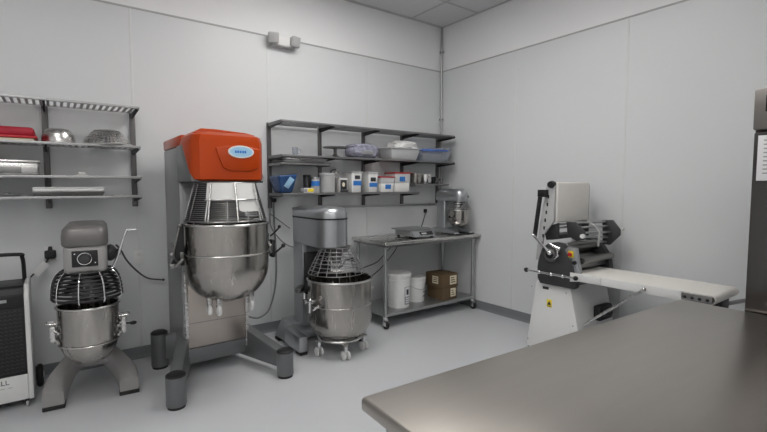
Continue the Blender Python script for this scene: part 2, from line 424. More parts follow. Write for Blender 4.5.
MB().box(-4.36,-3.91,-.35,-.045,z+.060,z+.066,.002).build('rim', 'white_plastic', t)
t = thing('baking_sheet', 'thin grey baking sheet on the bottom left tier beneath the steel pan', 'tray', (-4.58,-.2,z))
MB().poly([(-4.75,-.32,z),(-4.44,-.32,z),(-4.44,-.06,z),(-4.75,-.06,z)],[(-4.765,-.335,z+.018),(-4.42,-.335,z+.018),(-4.42,-.05,z+.018),(-4.765,-.05,z+.018)],.003).build('body', 'galv', t)
MB().ring((-4.50,-.30,z+.022), .02, .004, n=20).build('ring_pull', 'steel', t)

# ------------------------------------------------------------------ things on the long shelf
z = Z2+.001
t = thing('glass_cup', 'small clear glass cup alone on the second tier', 'cup', (-2.235,-.2,z))
MB().lathe([(0,.004),(.02,.004),(.028,.085),(.031,.085),(.024,0),(0,0)], (-2.235,-.2,z), 24).build('body', 'clear_plastic', t)
MB().tube([(-2.206,-.2,z+.07),(-2.178,-.2,z+.065),(-2.180,-.2,z+.025),(-2.209,-.2,z+.02)], .005, n=6).build('handle', 'clear_plastic', t)
# cake stand
t = thing('cake_stand', 'dark metal cake turntable on a pedestal, second tier', 'cake stand', (-1.775,-.22,z))
MB().lathe([(0,0),(.062,0),(.062,.006),(.03,.02),(.02,.04),(.02,.085),(.034,.098),(0,.098)], (-1.775,-.22,z), 36).build('pedestal', 'dark_steel', t)
MB().lathe([(0,.098),(.128,.098),(.133,.103),(.133,.109),(.128,.113),(0,.113)], (-1.775,-.22,z), 48).build('plate', 'dark_steel', t)
# bags of things
def blob(cx, cy, z0, rx, ry, h, amp, seed, sub=4, squ=.72):
    bm = bmesh.new(); bmesh.ops.create_icosphere(bm, subdivisions=sub, radius=1)
    for v in bm.verts:
        p = v.co.copy(); e = lambda q: math.copysign(abs(q)**squ, q)
        n = noise.noise(p*2.2+Vector((seed, 0, 0)))*.6+noise.noise(p*5.5+Vector((0, seed, 0)))*.4
        d = 1+amp*n
        v.co = (cx+e(p.x)*rx*d, cy+e(p.y)*ry*d, z0+max(0, (e(p.z)*d+1)/2)*h)
    m = MB(); m.bm.free(); m.bm = bm; return m
t = thing('plastic_bag', 'clear plastic bag of dark lids bunched on the second tier', 'bag', (-1.41,-.2,z))
blob(-1.425,-.20,z,.185,.13,.165,.22,3.1,4,.6).build('bag_film', 'bag_plastic', t)
MB().lathe([(0,.030),(.13,.030),(.15,.045),(.15,.075),(.13,.085),(0,.085)], (-1.425,-.20,z), 32).build('contents', 'ink_grey', t)
m = MB().box(-1.52,-1.33,-.27,-.12,z+.088,z+.128,.014,3); m.build('blue_pouch', 'blue_lid', t, label='blue pouch in the clear bag')
# white bus tub with crumpled film
t = thing('plastic_tub', 'grey-white plastic tub stuffed with crumpled film, second tier', 'tub', (-.86,-.2,z))
MB().poly([(-1.06,-.30,z),(-.69,-.30,z),(-.69,-.08,z),(-1.06,-.08,z)], [(-1.10,-.335,z+.13),(-.655,-.335,z+.13),(-.655,-.05,z+.13),(-1.10,-.05,z+.13)], .02, 3).build('body', 'milky', t)
MB().box(-1.11,-.645,-.345,-.045,z+.13,z+.14,.004).build('rim', 'milky', t)
fl = blob(-.83,-.20,z+.11,.18,.13,.125,.26,8.4).build('crumpled_film', 'white_plastic', t)
# clear storage bin with blue lid/contents
t = thing('storage_bin', 'clear storage bin with blue bag lining at the shelf end', 'bin', (-.36,-.2,z))
MB().poly([(-.60,-.30,z),(-.17,-.30,z),(-.17,-.08,z),(-.60,-.08,z)], [(-.625,-.33,z+.140),(-.10,-.33,z+.190),(-.10,-.06,z+.190),(-.625,-.06,z+.140)], .016, 3).build('body', 'clear_plastic', t)
MB().poly([(-.625,-.337,z+.118),(-.19,-.337,z+.128),(-.19,-.05,z+.128),(-.625,-.05,z+.118)], [(-.63,-.337,z+.142),(-.19,-.337,z+.146),(-.19,-.055,z+.146),(-.63,-.055,z+.142)], .006).build('lining', 'blue_lid', t, label='blue bag lining')
# sheet pans on the short tier
z = 1.758
for k, (dx, mt, lab) in enumerate(((0, 'galv', 'wide steel sheet pan at the bottom of the pan stack, left tier'), (.02, 'steel', 'bright steel sheet pan on top of the pan stack, left tier'))):
    zz = z+.024*k
    t = thing('sheet_pan', lab, 'pan', (-2.18,-.19,zz))
    MB().poly([(-2.41+dx,-.32,zz),(-1.97+dx,-.32,zz),(-1.97+dx,-.06,zz),(-2.41+dx,-.06,zz)], [(-2.425+dx,-.335,zz+.022),(-1.955+dx,-.335,zz+.022),(-1.955+dx,-.045,zz+.022),(-2.425+dx,-.045,zz+.022)], .002).build('body', mt, t)
    MB().tube([(-2.427+dx,-.337,zz+.021),(-1.953+dx,-.337,zz+.021),(-1.953+dx,-.043,zz+.021),(-2.427+dx,-.043,zz+.021)], .003, 6, True).build('rim', mt, t)
z = Z3+.001
# blue tub
t = thing('blue_tub', 'blue translucent tub with a white card at the left end of the bottom tier', 'tub', (-2.36,-.2,z))
MB().poly([(-2.43,-.29,z),(-2.31,-.29,z),(-2.31,-.10,z),(-2.43,-.10,z)], [(-2.475,-.33,z+.170),(-2.265,-.33,z+.190),(-2.265,-.07,z+.190),(-2.475,-.07,z+.170)], .02, 3).build('body', 'blue_plastic', t)
c = MB().box(-.030,.030,-.0015,.0015,-.055,.055,.001); c.xf(Matrix.Translation((-2.36,-.322,z+.10)) @ Matrix.Rotation(R(12),4,'X') @ Matrix.Rotation(R(32),4,'Y')); c.build('card', 'pale_blue', t)
t = thing('label_box', 'little white and yellow box lying beside the blue tub', 'box', (-2.13,-.26,z))
MB().box(-2.19,-2.075,-.30,-.22,z,z+.048,.002).build('carton', 'paper', t)
MB().box(-2.145,-2.080,-.3015,-.2995,z+.008,z+.042,.0003).build('label', 'yellow', t, label='yellow printed label')
m = MB()
for i in range(3): m.box(-2.185,-2.155,-.3015,-.2995,z+.010+i*.011,z+.016+i*.011,.0002)
m.build('print', 'ink', t)
# tin with blue label
def jar(x, y, r, h, name, lab, cat, body, lidm, band=None, bz=(.4,.7), z=z, lidh=.02):
    t = thing(name, lab, cat, (x, y, z))
    MB().lathe([(0,0),(r*.96,0),(r,.004),(r,h-.004),(r*.96,h),(0,h)], (x,y,z), 32).build('body', body, t)
    MB().lathe([(0,h),(r*1.03,h),(r*1.03,h+lidh-.003),(r*.98,h+lidh),(0,h+lidh)], (x,y,z), 32).build('lid', lidm, t)
    if band: MB().lathe([(r+.0003,h*bz[0]),(r+.0015,h*bz[0]),(r+.0015,h*bz[1]),(r+.0003,h*bz[1])], (x,y,z), 32).build('label', band, t)
    return t
jar(-2.045,-.27,.044,.140,'tin_can','slim grey tin with a blue band on the bottom tier','tin','grey_plastic','galv','blue_label',(.5,.86))
jar(-2.085,-.16,.040,.165,'dark_jar','dark lidded jar standing behind the blue-banded tin','jar','charcoal','black')
t = jar(-1.885,-.23,.085,.185,'plastic_canister','round grey plastic canister with a lid, bottom tier','canister','grey_plastic','milky',lidh=.022)
MB().tube([(-1.84,-.235,z+.207),(-1.83,-.235,z+.235),(-1.78,-.24,z+.245)], .01, n=5).build('spout', 'charcoal', t)
t = thing('steel_ladle', 'steel ladle head lying on the canister side at the second upright', 'ladle', (-1.70,-.15,z))
MB().box(-1.75,-1.69,-.16,-.09,z,z+.19,.008).build('holder', 'grey_plastic', t)
MB().ball((-1.72,-.14,z+.215),.03,1.3,1,.7).build('ladle_head', 'steel', t)
# black and white label box
t = thing('carton', 'narrow black and white carton between canister and white containers', 'carton', (-1.71,-.23,z))
MB().box(-1.755,-1.66,-.28,-.17,z,z+.155,.003).build('box_body', 'off_white', t)
MB().box(-1.75,-1.668,-.2815,-.2795,z+.028,z+.135,.0003).build('label', 'ink', t, label='black printed label')
MB().ball((-1.71,-.282,z+.085),.018,1,.12,1.3).build('figure_print', 'cream', t)
MB().box(-1.753,-1.655,-.2825,-.2795,z+.002,z+.026,.0004).build('dark_band', 'ink', t)
def container(x0, x1, h, lab, lid, lidmat='milky', fill=None, tags=(), yf=-.31, yb=-.13, body='white_plastic', z=z):
    t = thing('food_container', lab, 'container', ((x0+x1)/2, (yf+yb)/2, z))
    i = .012
    fh = fill or h
    MB().poly([(x0+i,yf+i,z),(x1-i,yf+i,z),(x1-i,yb-i,z),(x0+i,yb-i,z)], [(x0+.003,yf+.003,z+fh),(x1-.003,yf+.003,z+fh),(x1-.003,yb-.003,z+fh),(x0+.003,yb-.003,z+fh)], .008, 2).build('body', body, t)
    if fill: MB().poly([(x0+.004,yf+.004,z+fh),(x1-.004,yf+.004,z+fh),(x1-.004,yb-.004,z+fh),(x0+.004,yb-.004,z+fh)], [(x0,yf,z+h),(x1,yf,z+h),(x1,yb,z+h),(x0,yb,z+h)], .004).build('clear_wall', 'milky', t, label='translucent upper wall')
    MB().box(x0-.006,x1+.006,yf-.006,yb+.006,z+h,z+h+lid,.004,2).build('lid', lidmat, t)
    for (u0, u1, v0, v1, mt, lb) in tags:
        sl = lambda v: yf+.012*(1-v/max(fh,.01))-.0012 if v < fh else yf-.001
        MB().poly([(u0,sl(v0)-.0006,z+v0),(u1,sl(v0)-.0006,z+v0),(u1,sl(v0)+.004,z+v0),(u0,sl(v0)+.004,z+v0)],
                  [(u0,sl(v1)-.0006,z+v1),(u1,sl(v1)-.0006,z+v1),(u1,sl(v1)+.004,z+v1),(u0,sl(v1)+.004,z+v1)]).build('label', mt, t, label=lb)
    return t
container(-1.625,-1.485,.215,'white flour container with blue label, next to the black and white carton',.012,tags=((-1.60,-1.495,.075,.125,'blue_label','blue label'),(-1.58,-1.515,.145,.185,'ink','black label')))
container(-1.405,-1.268,.215,'white flour container with blue and black labels, beside the small red lid box',.012,tags=((-1.385,-1.278,.06,.105,'blue_label','blue label'),(-1.37,-1.30,.12,.165,'ink','black label')))
container(-1.235,-1.035,.165,'small clear container with red lid and white contents, bottom tier',.014,'red',.10,tags=((-1.165,-1.085,.035,.085,'blue_label','blue label'),),body='flour')
container(-1.02,-.79,.215,'tall clear container with red lid at the end of the bottom tier',.016,'red',.105,tags=((-.95,-.87,.125,.18,'blue_label','blue label'),),yf=-.30,yb=-.10,body='flour')
# pots on the little tier
z4 = Z4+.001
def pot(x, y, r, h, lab, mt):
    t = thing('steel_pot', lab, 'pot', (x, y, z4))
    MB().lathe([(0,0),(r*.95,0),(r,.008),(r,h),(r+.004,h+.002),(r+.004,h+.005),(r-.004,h+.005),(r-.004,.006),(0,.006)], (x,y,z4), 36).build('body', mt, t)
    MB().tube([(x-.02,y-r,z4+h*.75),(x-.02,y-r-.018,z4+h*.75),(x+.02,y-r-.018,z4+h*.75),(x+.02,y-r,z4+h*.75)], .004, 6).build('handle', mt, t)
pot(-.595,-.165,.078,.125,'brown-grey steel pot on the small tier next to the red lid container','bowl_steel')
pot(-.425,-.165,.075,.115,'bright steel pot in the middle of the small tier','chrome')
t = thing('black_cup', 'small black cup at the end of the small tier by the corner', 'cup', (-.29,-.16,z4))
MB().lathe([(0,0),(.03,0),(.04,.09),(.037,.09),(.028,.004),(0,.004)], (-.29,-.16,z4), 28).build('body', 'black_gloss', t)
MB().tube([(-.252,-.16,z4+.075),(-.222,-.16,z4+.07),(-.226,-.16,z4+.03),(-.256,-.16,z4+.025)], .005, n=5).build('handle', 'chrome', t)

# ------------------------------------------------------------------ tall orange mixer
om = thing('planetary_mixer', 'tall floor mixer with glossy orange head and grey column', 'mixer', (-3.2,-.6,0))
# column
MB().box(-3.45,-2.93,-.70,-.16,.10,1.83,.012).build('column', 'grey_paint_light', om)
MB().box(-3.453,-2.927,-.80,-.158,1.83,1.912,.012).build('column_cap', 'orange', om, label='orange cap on the column')
MB().prism([(-.69,1.56),(-.69,1.832),(-.86,1.832),(-1.13,1.56)], 'yz', -3.458, -2.922, .004).build('cheek', 'grey_paint', om, label='grey cheek under the orange head')
# head
def plan(x0, x1, y0, y1, ch, z, ins=0):
    x0 += ins; x1 -= ins; y0 += ins
    return [(x0,y1,z),(x0,y0+ch*1.6,z),(x0+ch*.35,y0+ch*.7,z),(x0+ch,y0,z),(x1-ch,y0,z),(x1-ch*.35,y0+ch*.7,z),(x1,y0+ch*1.6,z),(x1,y1,z)]
hd = MB()
hx0, hx1, hy0, hy1 = -3.455, -2.925, -1.15, -.79
hd.ring_loft([plan(hx0,hx1,hy0,hy1,.05,1.565,.012), plan(hx0,hx1,hy0,hy1,.05,1.575), plan(hx0,hx1,hy0,hy1,.05,1.845), plan(hx0,hx1,hy0,hy1,.05,1.89,.012), plan(hx0,hx1,hy0,hy1,.06,1.912,.045), plan(hx0,hx1,hy0,hy1,.06,1.919,.09)])
hdo = hd.build('head_cover', 'orange', om, ang=28)
MB().prism([(-3.42,1.908),(-3.37,1.938),(-3.26,1.938),(-3.05,1.925),(-2.98,1.912),(-2.98,1.900),(-3.42,1.900)], 'xz', -1.07, -.72, .006).build('head_crest', 'orange', om)
MB().prism([(-3.30,1.80),(-3.25,1.66),(-3.20,1.635),(-3.04,1.635),(-2.99,1.66),(-2.97,1.80),(-3.05,1.815),(-3.22,1.815)], 'xz', -1.160, -1.145, .007, 3).build('fascia', 'orange', om)
bd = MB(); bd.lathe([(0,-.006),(.5,-.006),(.52,-.003),(.52,.004),(0,.004)], (0,0,0), 48, 'y'); bd.xf(Matrix.Translation((-3.118,-1.1625,1.775)) @ Matrix.Diagonal((.182,1,.088,1)))
bdg = bd.build('badge', 'white_plastic', om)
bd = MB(); bd.lathe([(0,-.006),(.5,-.006),(.5,.002),(0,.002)], (0,0,0), 48, 'y'); bd.xf(Matrix.Translation((-3.118,-1.1655,1.775)) @ Matrix.Diagonal((.165,.6,.072,1)))
bd.build('badge_field', 'pale_blue', bdg)
m = MB()
for i, x in enumerate((-3.158,-3.141,-3.123,-3.105,-3.088)): m.box(x-.007, x+.007, -1.1705, -1.1685, 1.766, 1.784, .002)
m.build('badge_mark', 'blue_label', bdg)
MB().box(-3.44,-2.94,-1.13,-.70,1.552,1.566,.004).build('head_underside', 'charcoal', om)
# planetary + guard
BX, BY = -3.195, -1.03
MB().lathe([(0,1.40),(.05,1.40),(.075,1.46),(.16,1.49),(.17,1.552),(0,1.552)], (BX,BY,0), 36).build('planetary', 'dark_steel', om)
rt, rb, zt, zb = .215, .290, 1.548, 1.275
rr = lambda z: rt+(rb-rt)*(zt-z)/(zt-zb)
g = MB()
for k in range(20):
    z = zt-.006-(zt-zb-.012)*k/19
    g.ring((BX,BY,z), rr(z), .0028, n=48, seg=5)
gd = g.build('guard', 'dark_steel', om)
g = MB()
for k in range(12):
    a = 2*pi*k/12+.26
    g.rod((BX+rt*cos(a), BY+rt*sin(a), zt), (BX+rb*cos(a), BY+rb*sin(a), zb), .004, 8)
g.ring((BX,BY,zt), rt, .007, n=48); g.ring((BX,BY,zb), rb, .007, n=48)
g.build('guard_bar', 'dark_steel', gd)
for s, (a0, a1) in enumerate(((R(172), R(226)), (R(-47), R(8)))):
    g = MB(); V = []
    for ro in (.994, 1.003):
        V.append([[(BX+rr(z)*ro*cos(a0+(a1-a0)*i/10), BY+rr(z)*ro*sin(a0+(a1-a0)*i/10), z) for i in range(11)] for z in (zt-.004, zb+.006)])
    ring_t = V[0][0]+V[1][0][::-1]; ring_b = V[0][1]+V[1][1][::-1]
    g.ring_loft([ring_t, ring_b]); g.build('guard_plate', 'black', gd)
    for i in (0, 10):
        d = MB(); a = a0+(a1-a0)*(i/10*.94+.03)
        d.tube([(BX+rr(z)*1.006*cos(a), BY+rr(z)*1.006*sin(a), z) for z in (zt-.01, zb+.01)], .006, 6)
        d.build('guard_edge', 'cage_steel', gd)
# white chute
ch = MB()
def arc(r, z, a0=R(222), a1=R(313), n=14): return [(BX+r*cos(a0+(a1-a0)*i/n), BY+r*sin(a0+(a1-a0)*i/n), z) for i in range(n+1)]
ch.ring_loft([arc(.235,1.547)+arc(.225,1.547)[::-1], arc(.255,1.44)+arc(.245,1.44)[::-1], arc(.258,1.425,R(226))+arc(.248,1.425,R(226))[::-1]])
ch.build('drop_chute', 'chute_white', om)
ch = MB(); ch.ring_loft([arc(.258,1.426,R(272),R(312))+arc(.248,1.426,R(272),R(312))[::-1], arc(.272,1.36,R(272),R(310))+arc(.262,1.36,R(272),R(310))[::-1], arc(.274,1.345,R(276),R(306))+arc(.264,1.345,R(276),R(306))[::-1]])
ch.build('chute_lip', 'chute_white', om)
g = MB()
for a in (R(230), R(268), R(304)): g.rod((BX+.243*cos(a),BY+.243*sin(a),1.55),(BX+.305*cos(a),BY+.305*sin(a),1.275),.006,8)
g.ring((BX,BY,1.43), .264, .005, n=24, a0=R(222), a1=R(322))
g.build('door_bar', 'steel', gd)
# stainless front panel, rails and base
MB().box(-3.42,-2.955,-.712,-.702,.235,.86,.003).build('front_panel', 'panel_steel', om)
MB().box(-3.42,-2.955,-.713,-.701,.43,.436).build('panel_joint', 'dark_steel', om)
MB().box(-3.43,-2.945,-.722,-.702,.115,.23,.004).build('kick_plate', 'grey_paint', om)
for x in (-3.428,-2.948):
    MB().box(x-.012,x+.012,-.735,-.702,.17,.86,.004).build('guide_rail', 'steel', om)
def splay(a, b, w, za, zb_):
    a, b = Vector(a), Vector(b); d = (b-a).normalized(); n_ = Vector((-d.y, d.x, 0))*w
    lo = [(*(p+q).xy, .075) for p, q in ((a,-n_),(b,-n_),(b,n_),(a,n_))]
    hi = [(*(p+q).xy, z_) for p, q, z_ in ((a,-n_,za),(b,-n_,zb_),(b,n_,zb_),(a,n_,za))]
    MB().poly(lo, hi, .005).build('leg', 'grey_paint', om)
splay((-3.40,-.55,0),(-3.600,-1.13,0),.042,.36,.225); splay((-2.97,-.55,0),(-2.795,-1.10,0),.042,.345,.205); splay((-3.40,-.40,0),(-3.54,-.35,0),.042,.30,.27)
for (x, y, h) in ((-3.605,-1.165,.235),(-2.79,-1.14,.215),(-3.565,-.345,.305)):
    f = MB().lathe([(0,.02),(.064,.02),(.066,.024),(.066,h-.012),(0,h-.012)], (x,y,0), 36).build('foot', 'grey_paint' if y < -.5 else 'grey_paint', om)
    MB().lathe([(0,h-.012),(.066,h-.012),(.064,h-.002),(.05,h+.008),(0,h+.010)], (x,y,0), 36).build('foot_cap', 'black', f)
    MB().lathe([(0,0),(.058,0),(.06,.02),(0,.02)], (x,y,0), 36).build('foot_pad', 'rubber', f)
# bowl yoke arms (belong to the mixer)
for s in (-1, 1):
    x = BX+s*.328
    MB().prism([(-.70,.98),(-.70,1.10),(-1.03,1.09),(-1.08,1.06),(-1.08,1.00),(-1.03,.985)], 'yz', x-.012, x+.012, .004).build('bowl_arm', 'dark_steel', om)
    xx = BX+s*.352
    if s < 0: MB().prism([(-3.598,.965),(-3.572,1.02),(-3.538,1.262),(-3.505,1.262),(-3.505,.965)],'xz',-1.075,-1.045,.005).build('arm_bracket', 'black', om)
    else: MB().box(xx-.012,xx+.018,-1.07,-1.0,.96,1.10,.008).build('arm_bracket', 'black', om)
    k = MB(); k.rod((xx,-1.08,.99),(xx+s*.05,-1.13,1.05),.008); k.ball((xx+s*.055,-1.135,1.058),.017,u=12,v=8); k.build('clamp_handle', 'dark_steel' if s < 0 else 'black', om)
m = MB(); m.tube([(BX-.412,-1.085,.99),(BX-.372,-1.10,1.13),(BX-.342,-1.085,1.25)], .006, n=5); m.ball((BX-.338,-1.085,1.255),.016,u=12,v=8)
m.build('tilt_lever', 'dark_steel', om)
m = MB(); m.box(BX-.41,BX-.34,-1.09,-1.03,.955,.985,.006); m.rod((BX-.38,-1.11,.965),(BX-.33,-1.12,1.02),.012); m.build('tilt_clamp', 'dark_steel', om)
m = MB(); m.tube([(BX+.335,-1.05,1.13),(BX+.365,-1.08,1.165),(BX+.40,-1.08,1.20)], .007, n=5); m.ball((BX+.40,-1.08,1.205),.014,u=10,v=6); m.build('side_hook', 'black', om)

def big_bowl(name, lab, cx, cy, zb, r, h, round_h, rimr=.010):
    t = thing(name, lab, 'bowl', (cx, cy, zb))
    n = 14; th = .006
    out = [(0,0),(r*.25,.004)]+[(r*(.25+.75*sin(pi/2*k/n)), .004+(round_h-.004)*(1-cos(pi/2*k/n))) for k in range(1,n+1)]+[(r,h)]
    inn = [(r-th,h)]+[(max(0,(r-th)*(.25+.75*sin(pi/2*k/n))), th+.004+(round_h-.004)*(1-cos(pi/2*k/n))) for k in range(n,0,-1)]+[(r*.24,.004+th),(0,th)]
    b = MB().lathe(out+inn, (cx,cy,zb), 72).build('bowl_shell', 'bowl_steel', t, ang=40)
    MB().ring((cx,cy,zb+h), r+.002, rimr, n=72, seg=10).build('rim', 'steel', t)
    return t, b
bw, sh = big_bowl('mixing_bowl', 'large steel mixing bowl raised in the orange mixer', BX, BY, .675, .303, .575, .27)
MB().ring((BX,BY,1.035), .306, .006, n=72).build('band', 'steel', bw)
MB().lathe([(0,-.012),(.055,-.012),(.06,0),(.05,.006),(0,.006)], (BX,BY,.675), 28).build('drain_boss', 'dark_steel', bw)
for (dx, dy) in ((-.155,-.07),(-.105,-.13),(.135,-.12)):
    x, y = BX+dx, BY+dy; rad = math.hypot(dx,dy)/.303
    c = MB().box(x-.018,x+.018,y-.018,y+.018,.640,.75,.004).build('caster_fork', 'steel', bw)
    w = MB(); w.lathe([(0,-.014),(.03,-.014),(.038,-.008),(.038,.008),(.03,.014),(0,.014)], (x-.004,y-.008,.628), 24, 'x'); w.build('caster_wheel', 'white_plastic', c)

# hose and cords behind
h = thing('grey_hose', 'grey cable hanging from the long shelf beside the orange mixer', 'cable', (-2.42,-.05,.4))
MB().tube([(-2.40,-.025,1.37),(-2.40,-.03,1.15),(-2.385,-.03,.8),(-2.40,-.04,.5),(-2.48,-.06,.26),(-2.60,-.08,.19),(-2.72,-.12,.23)], .009, n=8).build('hose', 'cable_grey', h)
MB().box(-2.425,-2.375,-.040,-PT,1.36,1.40,.005).build('clip', 'black', h)
h = thing('grey_hose', 'thinner grey cord looping across the wall to the silver mixer column', 'cable', (-2.3,-.05,1.0))
MB().tube([(-2.45,-.05,1.32),(-2.45,-.06,1.12),(-2.37,-.07,.99),(-2.28,-.08,.91),(-2.20,-.09,.88)], .006, n=8).build('cord', 'cable_grey', h)
MB().tube([(-2.445,-.04,1.24),(-2.34,-.05,1.16),(-2.24,-.06,1.08)], .005, n=8).build('branch_cord', 'cable_grey', h)
h = thing('control_box', 'small black switch box on the wall right of the raised bowl', 'box', (-2.52,-.05,.98))
MB().box(-2.56,-2.475,-.07,-PT,.90,1.05,.006).build('housing', 'black', h)
MB().box(-2.54,-2.50,-.076,-.069,.96,1.02,.003).build('switch', 'charcoal', h)
h = thing('power_cable', 'grey power cord curving down the wall from the small floor mixer', 'cable', (-3.7,-.1,.8))
MB().tube([(-3.87,-.56,1.085),(-3.83,-.45,1.03),(-3.78,-.33,.93),(-3.70,-.18,.82),(-3.60,-.06,.72),(-3.50,-.05,.69),(-3.47,-.05,.685)], .007, n=8).build('cord', 'cable', h)
MB().ball((-3.468,-.05,.685),.012,u=10,v=6).build('cord_end', 'cable', h)

# ------------------------------------------------------------------ small floor mixer (local frame)
SX, SY, SR = -4.065, -.735, R(-4.5)
sm = thing('floor_mixer', 'small taupe floor mixer under the left shelf with arched base', 'mixer', (SX,SY,0), SR, local=True)
def arch_pts(n=12):
    out = [(-.285,.03),(-.275,.13),(-.25,.20),(-.18,.275),(-.09,.32)]
    outer = out+[(.09,.32),(.18,.275),(.25,.20),(.275,.13),(.285,.03)]
    inner = [(.165,.03),(.155,.09),(.125,.15),(.07,.19),(0,.20),(-.07,.19),(-.125,.15),(-.155,.09),(-.165,.03)]
    return outer, inner
outer, inner = arch_pts()
b = MB(); o1 = [(x,z) for x,z in outer]; 
# extrude the arch with the legs reaching forward
def arch_ring(y, lift): 
    pts = outer+inner
    return [(x, y+(.10*(z-.03)/.3 if lift else 0), z) for x, z in pts]
b.box(-.11,.11,.20,.40,.19,.33,.02,3)
b.build('base', 'taupe_light', sm)
for s in (-1, 1):
    secs = [(0,.225,.060,.03,.125),(.03,.225,.062,.03,.150),(.10,.218,.060,.03,.185),(.15,.195,.058,.09,.215),(.20,.16,.058,.15,.25),(.26,.115,.06,.18,.29),(.34,.06,.07,.19,.325)]
    rings = []
    for (y, xc, hw, za, zb_) in secs:
        c_ = .018
        rings.append([(s*xc-hw,y,za),(s*xc+hw,y,za),(s*xc+hw,y,zb_-c_),(s*xc+hw-c_,y,zb_),(s*xc-hw+c_,y,zb_),(s*xc-hw,y,zb_-c_)])
    l = MB().ring_loft(rings).build('base_leg', 'taupe_light', sm, ang=50)
    MB().box(s*.225-.064, s*.225+.064, -.004, .13, 0, .03, .006).build('foot_pad', 'rubber', l)
MB().poly([(-.10,.16,.30),(.10,.16,.30),(.10,.38,.30),(-.10,.38,.30)], [(-.11,.18,.97),(.11,.18,.97),(.11,.38,.97),(-.11,.38,.97)], .02, 3).build('column', 'taupe_light', sm)
MB().box(-.122,.122,-.20,.38,.95,1.145,.035,4).build('head', 'taupe_light', sm)
m = MB()
def rr_ring(hw, y0, y1, z, c=.06, n=5):
    pts = []
    for cx, cy, a in ((hw-c,y0+c,-pi/2),(hw-c,y1-c,0),(-hw+c,y1-c,pi/2),(-hw+c,y0+c,pi)):
        for k in range(n+1): pts.append((cx+c*cos(a+pi/2*k/n), cy+c*sin(a+pi/2*k/n), z))
    return pts
m.ring_loft([rr_ring(.126,-.21,.39,1.135), rr_ring(.131,-.217,.395,1.15), rr_ring(.131,-.217,.395,1.20), rr_ring(.125,-.208,.388,1.24), rr_ring(.108,-.19,.37,1.262), rr_ring(.085,-.16,.34,1.268)])
m.build('head_cover', 'taupe_paint', sm, ang=40)
cpn = MB().box(-.075,.068,-.206,-.198,1.00,1.105,.003).build('control_panel', 'black', sm)
MB().ring((-.005,-.208,1.052), .038, .004, 'y', n=32).build('dial_ring', 'chrome', cpn)
MB().lathe([(0,-.016),(.026,-.016),(.030,-.002),(0,-.002)], (-.005,-.206,1.052), 28, 'y').build('dial', 'charcoal', cpn)
m = MB(); m.box(-.062,-.055,-.208,-.205,1.083,1.09); m.box(.05,.056,-.208,-.205,1.02,1.026); m.build('indicator', 'white_plastic', cpn)
k = MB().lathe([(0,0),(.055,0),(.06,.02),(.05,.04),(.03,.055),(0,.058)], (.122,-.03,1.06), 24, 'x').build('motor_knob', 'charcoal', sm)
MB().box(.172,.202,-.05,-.01,1.04,1.085,.008).build('knob_grip', 'black', k)
m = MB(); m.tube([(.15,-.10,.965),(.185,-.11,1.05),(.235,-.12,1.205),(.255,-.122,1.222),(.30,-.125,1.225)], .008, n=6)
m.build('lift_handle', 'chrome', sm)
# cage
CB = (0,-.06)
g = MB(); cz = [.955,.93,.905,.88,.855,.83,.805,.78]; cr = [.150,.172,.184,.191,.196,.199,.201,.202]
for z_, r_ in zip(cz, cr): g.ring((CB[0],CB[1],z_), r_, .0085, n=48, seg=6)
cg = g.build('guard', 'black', sm)
g = MB()
for k in range(9):
    a = 2*pi*k/9+.31
    g.tube([(CB[0]+(r_+.008)*cos(a), CB[1]+(r_+.008)*sin(a), z_) for z_, r_ in zip([.965]+cz+[.762], [.135]+cr+[.192])], .0045, 6)
g.build('guard_bar', 'chrome', cg)
MB().lathe([(0,.86),(.04,.86),(.05,.90),(.10,.925),(.11,.955),(0,.955)], (CB[0],CB[1],0), 28).build('planetary', 'dark_steel', sm)
MB().rod((.02,-.06,.60),(.02,-.06,.87),.014).build('agitator_shaft', 'steel', sm)
# yoke
yk = MB()
for z_ in (.50,.565): yk.ring((CB[0],CB[1],z_), .192, .009, n=30, seg=8, a0=R(-28), a1=R(208))
yk.build('bowl_yoke', 'steel', sm)
MB().box(-.07,.07,.12,.20,.46,.62,.01).build('yoke_slide', 'taupe_light', sm)
for s in (-1, 1):
    k = MB(); k.box(s*.203-.016, s*.203+.016, -.09,-.03,.49,.60,.006); k.build('bowl_lug', 'steel', sm)
k = MB(); k.rod((.20,-.06,.55),(.25,-.07,.55),.006); k.ball((.262,-.07,.548),.017,1.4,1,.8,12,8); k.build('latch_lever', 'black', sm)
# small bowl (own thing in same frame)
b2 = thing('mixing_bowl', 'small steel mixing bowl locked under the taupe floor mixer', 'bowl', (SX,SY,0), SR, local=True)
rB, zB, hB, n = .180, .315, .405, 12
out = [(0,0),(rB*.2,.002)]+[(rB*(.2+.78*sin(pi/2*k/n)), .20*(1-cos(pi/2*k/n))+.002) for k in range(1,n+1)]+[(rB,hB)]
inn = [(rB-.005,hB)]+[((rB-.005)*(.2+.78*sin(pi/2*k/n)), .20*(1-cos(pi/2*k/n))+.008) for k in range(n,0,-1)]+[(0,.008)]
MB().lathe(out+inn, (CB[0],CB[1],zB), 64).build('bowl_shell', 'bowl_steel', b2, ang=40)
MB().ring((CB[0],CB[1],zB+hB), rB+.002, .008, n=64).build('rim', 'steel', b2)
for s in (-1, 1):
    m = MB(); x = s*rB
    m.tube([(x,-.085,zB+.30),(x+s*.055,-.085,zB+.305),(x+s*.055,-.035,zB+.305),(x,-.035,zB+.30)], .006, 8, n=4); m.build('handle', 'steel', b2)
MB().ring((CB[0],CB[1],zB+.155), rB-.0015, .0045, n=64).build('band', 'steel', b2)

